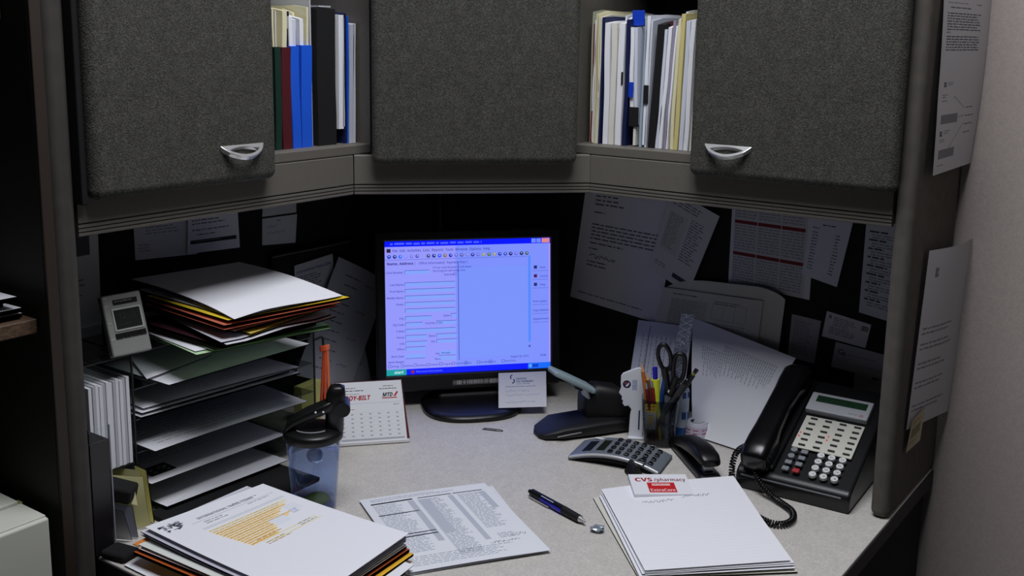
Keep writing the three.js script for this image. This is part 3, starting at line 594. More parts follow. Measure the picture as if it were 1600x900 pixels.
{
  const tex = canvasTex(400, 310, (x) => {
    x.strokeStyle = '#1c2a6a'; x.lineWidth = 9; x.beginPath(); x.arc(118, 42, 18, 2.2, 4.6); x.stroke(); x.beginPath(); x.arc(112, 76, 20, -0.9, 1.5); x.stroke();
    text(x, 'ERVICES', 148, 66, 22, { color: '#1c3a7a' }); text(x, 'ITS THERAPY', 148, 92, 24, { color: '#1c3a7a' }); words(x, 150, 102, 150, 12, 1, { color: '#5a6fa0' }); words(x, 60, 124, 280, 12, 1, { color: '#44507a', ragged: 0 });
    for (const [y, w] of [[165, 200], [200, 280], [262, 250]]) scrawl(x, 55, y, w, 24, { color: '#8b93a8', width: 2 });
  }, '#d6d6d8');
  tag(sheet('business_card', [[0.3315, 0.8065, 0.2185], [0.3985, 0.8055, 0.145], [0.4444, 0.7575, 0.2093], [0.3741, 0.7575, 0.2748]], paperOf(tex), { t: 0.0006 }), 'white note card with a navy swirl logo under the monitor', 'card');
}

// ---------------------------------------------------------------- desk calendar
{
  const t = thing('desk_calendar', 'white tent calendar with a red cover edge beside the tumbler', 'calendar', [0.2835, 0.7412, 0.532], 0.842);
  // local x along the front edge, z towards the viewer
  const tex = canvasTex(520, 420, (x, w, h) => {
    words(x, 60, 40, 120, 12, 1, { color: '#555' }); words(x, 60, 58, 170, 15, 1, { color: '#30333a', ragged: 0 }); words(x, 70, 82, 140, 10, 1, { color: '#777' });
    words(x, 370, 34, 90, 12, 1, { color: '#555', ragged: 0 }); words(x, 340, 52, 150, 15, 1, { color: '#30333a', ragged: 0 });
    text(x, 'TROY-BILT', 40, 128, 44, { color: '#a8121c', style: 'italic', weight: '900', w: 240 });
    text(x, 'MTD', 358, 112, 38, { color: '#1c1c20', style: 'italic', weight: '900' }); x.fillStyle = '#b8202a'; x.fillRect(356, 118, 118, 7); x.beginPath(); x.moveTo(446, 112); x.lineTo(478, 76); x.lineTo(486, 84); x.lineTo(462, 112); x.fill();
    words(x, 90, 190, 70, 12, 1, { color: '#a85a60' }); words(x, 440, 166, 60, 10, 1);
    x.fillStyle = '#c6c8d6'; x.fillRect(20, 150, w - 40, 3);
    for (let r = 0; r < 6; r++) for (let c = 0; c < 7; c++) { x.fillStyle = '#9a9db0'; x.fillRect(34 + c * 70, 224 + r * 30, 18, 7); x.fillStyle = '#d0d2de'; x.fillRect(20, 216 + r * 30, w - 40, 1); }
    x.fillStyle = '#b9bac2'; x.fillRect(20, 398, w - 40, 12);
  }, '#eceef2');
  sheet('page', [[-0.068, 0.106, -0.042], [0.052, 0.106, -0.042], [0.059, 0.004, -0.003], [-0.066, 0.004, -0.003]], paperOf(tex), { parent: t, bend: (u, v) => 0.001 * Math.sin(Math.PI * v) });
  sheet('cover', [[-0.07, 0.107, -0.0448], [0.0535, 0.107, -0.0448], [0.0645, 0.0005, -0.0065], [-0.068, 0.0005, -0.0065]], std(0x5a0f16, 0.7), { parent: t, t: 0.0012 });
  sheet('back_leaf', [[0.0535, 0.1065, -0.0445], [-0.07, 0.1065, -0.0445], [-0.068, 0.001, -0.088], [0.0645, 0.001, -0.088]], M.paper, { parent: t, t: 0.0008 });
  mesh('tray_lip', rbox(0.13, 0.006, 0.004, 0.001), std(0xe6e6e8, 0.5), t, [-0.002, 0.0035, 0.0015]);
}

// ---------------------------------------------------------------- tumbler with a black flip lid
{
  const t = thing('tumbler', 'translucent blue water tumbler with a black carry-loop lid', 'tumbler', [0.388, 0.7412, 0.785], Math.PI / 4);
  const tint = new THREE.MeshPhysicalMaterial({ color: 0xdfe8f9, transmission: 1, thickness: 0, roughness: 0.08, ior: 1.4 });
  const prof = [[0, 0.002], [0.033, 0.002], [0.0345, 0.006], [0.0395, 0.07], [0.0425, 0.117]].map((p) => new THREE.Vector2(...p));
  mesh('cup', new THREE.LatheGeometry(prof, 40), tint, t);
  const thin = new THREE.MeshPhysicalMaterial({ color: 0xe4ecfb, transmission: 1, thickness: 0, roughness: 0.04, ior: 1.33 });
  mesh('water', new THREE.LatheGeometry([[0, 0.0045], [0.0318, 0.0045], [0.0332, 0.008], [0.0378, 0.07], [0.0396, 0.096], [0, 0.096]].map((p) => new THREE.Vector2(...p)), 40), thin, t);
  mesh('green_slice', new THREE.SphereGeometry(1, 20, 12).scale(0.021, 0.009, 0.015), std(0x7f8c3a, 0.6), t, [0.004, 0.015, 0.006], [0.3, 0, 0.1]);
  mesh('ice', new THREE.SphereGeometry(1, 16, 12).scale(0.013, 0.012, 0.012), new THREE.MeshPhysicalMaterial({ color: 0xd6dde6, transmission: 0.6, thickness: 0, roughness: 0.5 }), t, [0.002, 0.088, 0.004]);
  const lid = [[0, 0.134], [0.03, 0.134], [0.043, 0.131], [0.0465, 0.126], [0.0465, 0.117], [0.0435, 0.115], [0, 0.117]].map((p) => new THREE.Vector2(...p));
  const ld = mesh('lid', new THREE.LatheGeometry(lid, 40), M.plastic, t);
  void ld;
  mesh('spout', loft([[0.033, 0.128, 0, 0.0145, 0.016], [0.034, 0.16, 0, 0.0145, 0.016], [0.036, 0.186, 0, 0.015, 0.016], [0.038, 0.197, 0, 0.012, 0.013], [0.038, 0.2, 0, 0.006, 0.008]], [1, 0, 0], [0, 0, 1], 24, 3), M.plastic, t);
  mesh('hinge', cyl(0.012, 0.012, 0.036, 20).rotateX(Math.PI / 2), M.plastic, t, [0.046, 0.165, 0]);
  mesh('carry_loop', loft([[0.034, 0.172, 0, 0.0115, 0.0155], [0.012, 0.163, 0.001, 0.0105, 0.017], [-0.012, 0.154, 0.001, 0.0095, 0.017], [-0.03, 0.145, 0.001, 0.0085, 0.0155], [-0.041, 0.136, 0.001, 0.0075, 0.013], [-0.044, 0.128, 0.001, 0.005, 0.01]], [0.25, 0.97, 0], [0, 0, 1], 20, 4), M.plastic, t);
  const disc = canvasTex(200, 200, (x) => { x.save(); x.translate(100, 100); text(x, 'Copco', -70, 12, 44, { color: '#8a8c90', weight: 'bold', style: 'italic' }); x.restore(); }, '#0c0c0d');
  void disc;
  for (const dx of [-0.004, 0.005]) mesh('rivet', new THREE.SphereGeometry(0.0018, 8, 6), std(0xe8e8e6, 0.4), t, [dx * 1.3 + 0.01, 0.163, 0.0182]);
  const arc = new THREE.TorusGeometry(0.03, 0.0012, 6, 30, 1.6).rotateX(Math.PI / 2).rotateY(-0.9);
  mesh('raised_lettering', arc, std(0x8c8e92, 0.5), t, [0, 0.1345, 0]);
}

// ---------------------------------------------------------------- hole punch
{
  const e = Math.atan2(0.14, 0.095); // axis from (0.51,0.29) to (0.605,0.15)
  const t = thing('hole_punch', 'heavy black hole punch with a grey lever', 'hole punch', [0.553, 0.7412, 0.222], e);
  // local x runs along the base to the right
  mesh('base', loft([[-0.112, 0.003, 0.004, 0.003, 0.014], [-0.104, 0.006, 0.003, 0.006, 0.03], [-0.07, 0.012, 0, 0.012, 0.046], [0, 0.014, 0, 0.014, 0.046], [0.075, 0.014, 0, 0.014, 0.042], [0.088, 0.012, 0, 0.012, 0.04]], [0, 1, 0], [0, 0, -1], 28, 4), M.punch, t);
  mesh('trim', rbox(0.05, 0.002, 0.002, 0.0008), std(0x9a9a9c, 0.3), t, [-0.062, 0.012, 0.0468], [0, 0.06, 0.05]);
  mesh('body', loft([[-0.012, 0.045, -0.01, 0.03, 0.024], [0.01, 0.05, -0.008, 0.04, 0.028], [0.05, 0.048, 0, 0.036, 0.03], [0.078, 0.038, 0, 0.026, 0.03], [0.088, 0.032, 0, 0.016, 0.026]], [0, 1, 0], [0, 0, -1], 24, 3.4), M.punch, t);
  mesh('arm', loft([[-0.03, 0.088, -0.008, 0.007, 0.007], [0.012, 0.075, -0.006, 0.012, 0.014], [0.05, 0.07, 0, 0.012, 0.02]], [0, 1, 0], [0, 0, -1], 16, 3), M.punch, t);
  mesh('lever', loft([[-0.084, 0.1255, 0.002, 0.002, 0.015], [-0.079, 0.123, 0.002, 0.0055, 0.0245], [-0.045, 0.105, 0.002, 0.006, 0.026], [-0.006, 0.084, 0.002, 0.006, 0.0265], [0.0, 0.08, 0.002, 0.003, 0.024]], [0.48, 0.88, 0], [0, 0, -1], 20, 5), std(0x93a6ab, 0.45), t);
  mesh('lever_bracket', rbox(0.006, 0.022, 0.03, 0.002), M.steel, t, [-0.014, 0.077, 0.004], [0, 0, 0.3]);
  for (const [x, y] of [[0.062, 0.055], [0.075, 0.046]]) mesh('screw', cyl(0.004, 0.004, 0.003, 16).rotateX(Math.PI / 2), M.steel, t, [x, y, 0.0305]);
}

// ---------------------------------------------------------------- paperclip
{
  const pts = [[-0.02, 0, 0.003], [0.014, 0, 0.003], [0.02, 0, 0], [0.014, 0, -0.004], [-0.013, 0, -0.0045], [-0.0175, 0, -0.001], [-0.013, 0, 0.0015], [0.008, 0, 0.0015]];
  const m = mesh('paperclip', tube(pts, 0.0009, 60, 6), std(0x4a4a4c, 0.3, { metalness: 0.8 }), scene, [0.41, 0.7408, 0.342], [0, 0.35, 0]);
  tag(m, 'single wire paperclip on the desk in front of the monitor', 'paperclip');
}

// ---------------------------------------------------------------- pencil cup and what stands in it
const CUP = [0.693, 0.7412, 0.205];
{
  const t = thing('pencil_cup', 'clear plastic pencil cup full of pens', 'cup', CUP, 0.47);
  const st = [[0, 0.001, 0, 0.0275, 0.024], [0, 0.004, 0, 0.0285, 0.025], [0, 0.09, 0, 0.0345, 0.03]];
  const wall = loft(st, [1, 0, 0], [0, 0, -1], 32, 3.4); // closed below; open the top by dropping the last cap
  const idx = Array.from(wall.index.array), kept = [], top = wall.attributes.position.count - 1;
  for (let i = 0; i < idx.length; i += 3) if (idx[i] !== top && idx[i + 1] !== top && idx[i + 2] !== top) kept.push(idx[i], idx[i + 1], idx[i + 2]);
  wall.setIndex(kept);
  mesh('wall', wall, new THREE.MeshPhysicalMaterial({ color: 0x8f969e, transmission: 1, thickness: 0, roughness: 0.22, ior: 1.45 }), t);
  mesh('foot', loft([[0, 0, 0, 0.028, 0.0245], [0, 0.004, 0, 0.0285, 0.025]], [1, 0, 0], [0, 0, -1], 32, 3.4), new THREE.MeshPhysicalMaterial({ color: 0xdfe4e8, transmission: 1, thickness: 0.004, ior: 1.45, roughness: 0.05 }), t);
}
function stick(name, label, cat, a, b, parts) { // a: foot, b: tip; parts: [from, to, r0, r1, material, name]
  const A = V(...a), B = V(...b), len = A.distanceTo(B);
  const t = new THREE.Group();
  t.name = numbered(name); t.position.copy(A);
  t.quaternion.setFromUnitVectors(V(0, 1, 0), B.clone().sub(A).normalize());
  scene.add(t); tag(t, label, cat);
  for (const [f, g, r0, r1, m, pn, n = 14] of parts) mesh(pn, cyl(r1, r0, (g - f) * len, n), m, t, [0, ((f + g) / 2) * len, 0]);
  return t;
}
const CY = 0.747;
stick('pencil', 'orange wooden pencil at the left of the pencil cup', 'pencil', [0.684, CY, 0.216], [0.661, 0.896, 0.224], [[0, 0.88, 0.0036, 0.0036, std(0xb8651e, 0.55), 'shaft', 6], [0.88, 0.985, 0.0036, 0.0008, std(0xc99a6a, 0.8), 'sharpened_wood', 6], [0.985, 1, 0.0008, 0.0003, M.black, 'lead', 6]]);
stick('pencil', 'brown pencil leaning beside the orange pencil in the cup', 'pencil', [0.69, CY, 0.208], [0.669, 0.872, 0.216], [[0, 0.92, 0.0036, 0.0036, std(0x7a4a26, 0.6), 'shaft', 6], [0.92, 1, 0.0036, 0.001, std(0xc99a6a, 0.8), 'sharpened_wood', 6]]);
stick('highlighter', 'yellow highlighter with a dark blue cap in the pencil cup', 'highlighter', [0.69, CY, 0.205], [0.681, 0.886, 0.2095], [[0, 0.84, 0.0075, 0.0078, std(0xd8e02a, 0.45), 'barrel', 20], [0.84, 1, 0.0046, 0.0046, std(0x1410a8, 0.5), 'cap', 20]]);
stick('pen', 'dark red pen in front of the yellow highlighter', 'pen', [0.688, CY, 0.218], [0.672, 0.858, 0.2225], [[0, 0.9, 0.0042, 0.0042, std(0x5a1014, 0.4), 'barrel'], [0.9, 1, 0.0032, 0.0028, M.steel, 'button']]);
stick('pen', 'red pen standing close to the dark red pen', 'pen', [0.694, CY, 0.213], [0.68, 0.86, 0.215], [[0, 0.9, 0.004, 0.004, std(0x7a1a22, 0.4), 'barrel'], [0.9, 1, 0.003, 0.0024, M.steel, 'button']]);
stick('pen', 'blue capped pen between the highlighter and the scissors', 'pen', [0.682, CY, 0.205], [0.701, 0.874, 0.203], [[0, 0.55, 0.0042, 0.0042, std(0x14386a, 0.4), 'barrel'], [0.55, 0.97, 0.0052, 0.0052, std(0x123a7a, 0.4), 'cap'], [0.97, 1, 0.0052, 0.003, std(0x123a7a, 0.4), 'cap_end']]);
{
  const t = stick('pen', 'black clip pen leaning right out of the pencil cup', 'pen', [0.676, CY, 0.208], [0.75, 0.888, 0.178], [[0, 0.92, 0.0048, 0.0048, M.plastic, 'barrel'], [0.92, 0.955, 0.0034, 0.0034, std(0x8d8a3a, 0.4), 'ring'], [0.955, 1, 0.0036, 0.0042, M.plastic, 'button']]);
  mesh('clip', rbox(0.0022, 0.045, 0.0016, 0.0006), M.steel, t, [-0.003, 0.115, 0.005]);
}
stick('pen', 'grey barrelled pen crossing the front of the pencil cup', 'pen', [0.675, CY, 0.22], [0.736, 0.868, 0.189], [[0, 0.93, 0.0042, 0.0046, std(0x34353a, 0.45), 'barrel'], [0.93, 1, 0.004, 0.003, M.plastic, 'cap_end']]);
{ // scissors, handles up
  const t = thing('scissors', 'black handled scissors standing in the pencil cup', 'scissors', [0.7045, CY, 0.2], 0.47);
  const ring = (pts, r) => new THREE.TubeGeometry(curve(pts, true), 48, r, 10, true);
  mesh('handle', mergeGeometries([ring([[-0.008, 0.183, 0], [-0.0185, 0.179, 0], [-0.0205, 0.163, 0], [-0.013, 0.142, 0], [-0.0035, 0.136, 0], [0.003, 0.145, 0], [0.002, 0.165, 0]], 0.0042), rod([-0.008, 0.14, 0], [0.001, 0.09, 0], 0.0068, 0.006)].map((g) => { g.deleteAttribute('uv'); return g.index ? g.toNonIndexed() : g; })), M.plastic, t);
  mesh('handle', mergeGeometries([ring([[0.0215, 0.169, 0.004], [0.012, 0.166, 0.004], [0.0085, 0.148, 0.004], [0.0095, 0.126, 0.004], [0.0165, 0.116, 0.004], [0.0255, 0.124, 0.004], [0.029, 0.148, 0.004], [0.028, 0.163, 0.004]], 0.004), rod([0.0135, 0.125, 0.004], [0.004, 0.088, 0.003], 0.0065, 0.006)].map((g) => { g.deleteAttribute('uv'); return g.index ? g.toNonIndexed() : g; })), M.plastic, t);
  mesh('blade', extrude(poly([[-0.006, 0.09], [0.005, 0.09], [0.0035, 0.006], [0, 0]]), 0.0012), M.steel, t, [0, 0, -0.001]);
  mesh('blade', extrude(poly([[-0.003, 0.09], [0.008, 0.09], [0.0, 0.0], [-0.002, 0.006]]), 0.0012), M.steel, t, [0, 0, 0.0008]);
  mesh('screw', cyl(0.003, 0.003, 0.004, 14).rotateX(Math.PI / 2), M.chrome, t, [0.003, 0.098, 0.006]);
}
{ // glitter ruler
  const tex = canvasTex(64, 640, (x, w, h) => { for (let i = 0; i < 320; i++) { x.fillStyle = rnd() > 0.6 ? '#eef2fa' : '#6a6e80'; x.beginPath(); x.arc(rnd() * w, rnd() * h, 1 + rnd() * 2.4, 0, 6.3); x.fill(); } x.strokeStyle = '#c8ccd8'; x.lineWidth = 2; for (let y = -40; y < h; y += 34) { x.beginPath(); x.moveTo(0, y); x.lineTo(w, y + 34); x.moveTo(w, y); x.lineTo(0, y + 34); x.stroke(); } }, '#7e8292');
  const m = new THREE.MeshPhysicalMaterial({ map: tex, transmission: 0.45, thickness: 0, roughness: 0.25, color: 0xd8dce8 });
  const r = sheet('ruler', [[0.7195, 0.99, 0.1885], [0.741, 0.99, 0.1775], [0.708, 0.75, 0.194], [0.6865, 0.75, 0.205]], m, { t: 0.002, nx: 1, ny: 8 });
  tag(r, 'clear ruler with a glittering diamond pattern behind the scissors', 'ruler');
}
{ // flag pack inside the cup front
  const tex = canvasTex(120, 200, (x) => { x.fillStyle = '#e0c020'; x.fillRect(0, 0, 120, 66); words(x, 14, 14, 92, 26, 2, { color: '#a02a14', ragged: 0 }); x.fillStyle = '#c9a91c'; x.beginPath(); x.arc(62, 112, 26, 0, 6.3); x.fill(); x.fillRect(48, 120, 30, 50); x.fillStyle = '#8a7a2a'; x.fillRect(36, 86, 50, 8); }, '#b3aeae');
  tag(sheet('flag_pack', [[0.6735, 0.819, 0.2265], [0.6925, 0.819, 0.2165], [0.694, 0.772, 0.222], [0.676, 0.772, 0.231]], paperOf(tex), { t: 0.002 }), 'yellow and white packet of index flags inside the cup front', 'packet');
}
{ // white profile-shaped holder
  const s = new THREE.Shape();
  const p = [[0.012, 0], [-0.014, 0], [-0.0125, 0.045], [-0.0105, 0.055], [-0.016, 0.062], [-0.0235, 0.0605], [-0.0275, 0.066], [-0.0265, 0.071], [-0.0295, 0.074], [-0.0285, 0.079], [-0.032, 0.083], [-0.0345, 0.0865], [-0.031, 0.096], [-0.032, 0.106], [-0.0318, 0.119], [-0.0285, 0.124], [-0.006, 0.135], [0.002, 0.137], [0.008, 0.133], [0.013, 0.12]];
  s.moveTo(...p[0]); p.slice(1).forEach((q) => s.lineTo(...q)); s.closePath();
  const t = thing('profile_holder', 'white plastic holder cut as a face profile beside the pencil cup', 'holder', [0.6465, 0.7412, 0.208], 0.47);
  mesh('plate', extrude(s, 0.005, 0.001), std(0xd9dce2, 0.5), t, [0, 0.0005, -0.003]);
  const em = canvasTex(128, 128, (x) => { x.clearRect(0, 0, 128, 128); x.fillStyle = '#d9dce2'; x.fillRect(0, 0, 128, 128); x.fillStyle = '#221c3c'; x.beginPath(); x.arc(64, 64, 62, 0, 6.3); x.fill(); x.fillStyle = '#a04050'; x.beginPath(); x.arc(46, 48, 18, 0, 6.3); x.fill(); x.fillStyle = '#cfd2dc'; x.beginPath(); x.moveTo(40, 90); x.quadraticCurveTo(70, 60, 96, 30); x.lineTo(100, 60); x.quadraticCurveTo(80, 100, 60, 104); x.fill(); });
  mesh('emblem', new THREE.CircleGeometry(0.0078, 28), paperOf(em), t, [-0.0205, 0.1045, 0.0032]);
  const ln = canvasTex(80, 140, (x) => { x.fillStyle = '#3b4a9a'; for (let i = 0; i < 5; i++) { let y = 6 + (i % 2) * 8; while (y < 130) { const l = 6 + rnd() * 16; x.fillRect(6 + i * 14, y, 8, l); y += l + 4; } } }, '#d9dce2');
  mesh('lettering', new THREE.PlaneGeometry(0.0105, 0.021), paperOf(ln), t, [-0.0055, 0.1045, 0.0032]);
  mesh('stripe', box(0.0026, 0.038, 0.0012), std(0x16204a, 0.6), t, [0.0045, 0.036, 0.0028]);
  mesh('foot', rbox(0.03, 0.003, 0.022, 0.001), std(0xd9dce2, 0.5), t, [0, 0.0015, 0]);
}
{ // small bottle behind the cup
  const t = thing('small_bottle', 'slim pale bottle with a blue base behind the pencil cup', 'bottle', [0.706, 0.7412, 0.142]);
  const tex = canvasTex(256, 160, (x) => { words(x, 20, 30, 200, 24, 4, { color: '#2a4a8a' }); x.strokeStyle = '#2a5aa0'; x.lineWidth = 8; x.beginPath(); x.arc(128, 40, 26, 0.4, 3.6); x.stroke(); }, '#b9c6d8');
  mesh('body', new THREE.LatheGeometry([[0, 0.018], [0.0135, 0.018], [0.0135, 0.088], [0.011, 0.094], [0, 0.095]].map((p) => new THREE.Vector2(...p)), 28), paperOf(tex), t);
  mesh('base', cyl(0.0142, 0.0145, 0.0175, 28), std(0x1a4a8a, 0.4), t, [0, 0.009, 0]);
}
{ // roll of tape
  const t = thing('tape_roll', 'roll of tape with red lettering behind the stapler', 'tape', [0.733, 0.7412, 0.13]);
  const tex = canvasTex(512, 64, (x) => { for (let i = 0; i < 8; i++) { words(x, 10 + i * 64, 12, 52, 20, 2, { color: '#b84a58', ragged: 0.1 }); } }, '#c9c8dc');
  const ring = new THREE.LatheGeometry([[0.0115, 0.0015], [0.0225, 0.0005], [0.0225, 0.0305], [0.0115, 0.03], [0.0115, 0.0015]].map((p) => new THREE.Vector2(...p)), 40);
  mesh('tape', ring, std(0xd6d6e2, 0.5), t);
  mesh('printed_band', new THREE.CylinderGeometry(0.0227, 0.0227, 0.021, 40, 1, true), paperOf(tex), t, [0, 0.013, 0]);
  mesh('core', new THREE.CylinderGeometry(0.0114, 0.0114, 0.028, 32, 1, true), new THREE.MeshStandardMaterial({ color: 0x2a2a2c, roughness: 0.6, side: THREE.DoubleSide }), t, [0, 0.0155, 0]);
}

// ---------------------------------------------------------------- calculator
{
  const dir = Math.atan2(0.034, 0.162);
  const t = thing('calculator', 'arched grey calculator with black keys', 'calculator', [0.676, 0.7412, 0.317], dir);
  // local x along the length, z towards the viewer
  const L2 = 0.083, W2 = 0.044, yArc = (x) => 0.0235 - 0.016 * (x / L2) ** 2;
  const slope = (x) => Math.atan((-0.032 * x) / (L2 * L2));
  const st = []; for (let i = 0; i <= 16; i++) { const x = -L2 + (i / 16) * 2 * L2; st.push([x, yArc(x) - 0.0045, 0, 0.0045, W2 - 0.0015 * Math.max(0, Math.abs(x) / L2 - 0.8)]); }
  mesh('shell', loft(st, [0, 1, 0], [0, 0, -1], 28, 6), std(0x7d858e, 0.4, { metalness: 0.3 }), t);
  const lower = st.map(([x, y, z]) => [x, Math.max(0.0022, y - 0.0075), z, 0.0022 + 0.35 * Math.max(0, y - 0.006), W2 - 0.004]);
  mesh('underside', loft(lower, [0, 1, 0], [0, 0, -1], 20, 5), M.black, t);
  const rimPts = []; for (let i = 0; i <= 16; i++) { const x = -L2 + 0.002 + (i / 16) * (2 * L2 - 0.004); rimPts.push([x, yArc(x) - 0.0025, W2 - 0.0012]); }
  mesh('bright_rim', tube(rimPts, 0.0022, 40, 8), std(0xe6e8ea, 0.3, { metalness: 0.4 }), t);
  mesh('solar_cell', rbox(0.017, 0.0012, 0.05, 0.0005), M.plastic, t, [-0.055, yArc(-0.055) + 0.0002, 0.004], [0, 0, slope(-0.055)]);
  mesh('nameplate', rbox(0.004, 0.0012, 0.024, 0.0005), std(0xe4e4e6, 0.4), t, [-0.047, yArc(-0.047) + 0.0002, -0.033], [0, 0, slope(-0.047)]).rotation.y = Math.PI / 2;
  mesh('display', rbox(0.015, 0.0012, 0.05, 0.0005), std(0x1c2019, 0.2), t, [-0.03, yArc(-0.03) + 0.0003, 0.002], [0, 0, slope(-0.03)]);
  const kg = rbox(0.0085, 0.004, 0.0115, 0.0018, 3), km = std(0x0f1012, 0.28);
  for (let c = 0; c < 6; c++) for (let r = 0; r < 4; r++) { const x = -0.01 + c * 0.0148; mesh('key', kg, km, t, [x, yArc(x) + 0.0012, -0.029 + r * 0.0195], [0, 0, slope(x)]); }
}

// ---------------------------------------------------------------- binder clip
{
  const t = thing('binder_clip', 'black binder clip lying by the calculator edge', 'binder clip', [0.728, 0.7412, 0.362], 0.5);
  mesh('body', extrude(poly([[-0.0115, 0], [0.0115, 0], [0.0025, 0.02], [-0.0025, 0.02]]), 0.03, 0.0006).translate(0, 0, -0.015), M.plastic, t, [0, 0.0015, 0], [0, 0.4, 0]);
  mesh('lining', rbox(0.012, 0.0012, 0.02, 0.0004), std(0x6a5c48, 0.5), t, [0.004, 0.0165, 0.004], [0, 0.4, -1.15]);
  const loop = (s) => tube([[0.004 * s, 0.014, -0.009], [0.012 * s, 0.02, -0.007], [0.02 * s, 0.024, -0.002], [0.02 * s, 0.024, 0.004], [0.012 * s, 0.02, 0.008], [0.004 * s, 0.014, 0.009]], 0.0011, 30, 6);
  mesh('wire_handle', loop(1), M.plastic, t, [0.004, 0, -0.004], [0, 0.8, 0]);
  mesh('wire_handle', tube([[-0.004, 0.012, -0.006], [-0.008, 0.006, 0.006], [-0.007, 0.002, 0.022], [0.003, 0.002, 0.026], [0.008, 0.006, 0.016], [0.006, 0.012, 0]], 0.0011, 30, 6), M.plastic, t);
}

// ---------------------------------------------------------------- stapler
{
  const yaw = Math.atan2(0.0435, 0.147); // from the rear (0.729,0.196) to the front (0.8495,0.3105)
  void yaw;
  const a = Math.atan2(0.8495 - 0.729, 0.3105 - 0.196);
  const t = thing('stapler', 'black desk stapler with an open jaw between calculator and telephone', 'stapler', [0.729, 0.7412, 0.196], a);
  // local z runs from the rear to the front, x across
  mesh('base', loft([[0, 0.006, -0.004, 0.018, 0.006], [0, 0.0065, 0.06, 0.0185, 0.0065], [0, 0.006, 0.15, 0.0195, 0.006], [0, 0.005, 0.164, 0.0185, 0.005]], [1, 0, 0], [0, 1, 0], 24, 5), M.plastic, t);
  mesh('anvil', rbox(0.02, 0.002, 0.024, 0.0008), std(0x4c4a46, 0.4, { metalness: 0.6 }), t, [0, 0.0128, 0.146]);
  mesh('magazine', loft([[0, 0.012, 0.0, 0.009, 0.004], [0, 0.02, 0.05, 0.0085, 0.005], [0, 0.0275, 0.125, 0.0085, 0.006], [0, 0.0285, 0.15, 0.0085, 0.006]], [1, 0, 0], [0, 1, 0], 16, 6), M.plasticMatt, t);
  mesh('arm', loft([[0, 0.011, -0.008, 0.013, 0.006], [0, 0.0155, 0.012, 0.0165, 0.0105], [0, 0.0285, 0.05, 0.0185, 0.0125], [0, 0.0355, 0.09, 0.019, 0.0135], [0, 0.0385, 0.125, 0.0195, 0.0125], [0, 0.037, 0.15, 0.019, 0.0105], [0, 0.0335, 0.163, 0.016, 0.007]], [1, 0, 0], [0, 1, 0], 28, 3.2), M.plastic, t);
  mesh('driver', rbox(0.016, 0.016, 0.01, 0.001), M.steel, t, [0, 0.021, 0.1465]);
  mesh('hinge_post', rbox(0.026, 0.014, 0.02, 0.003), M.plasticMatt, t, [0, 0.012, 0.004]);
}

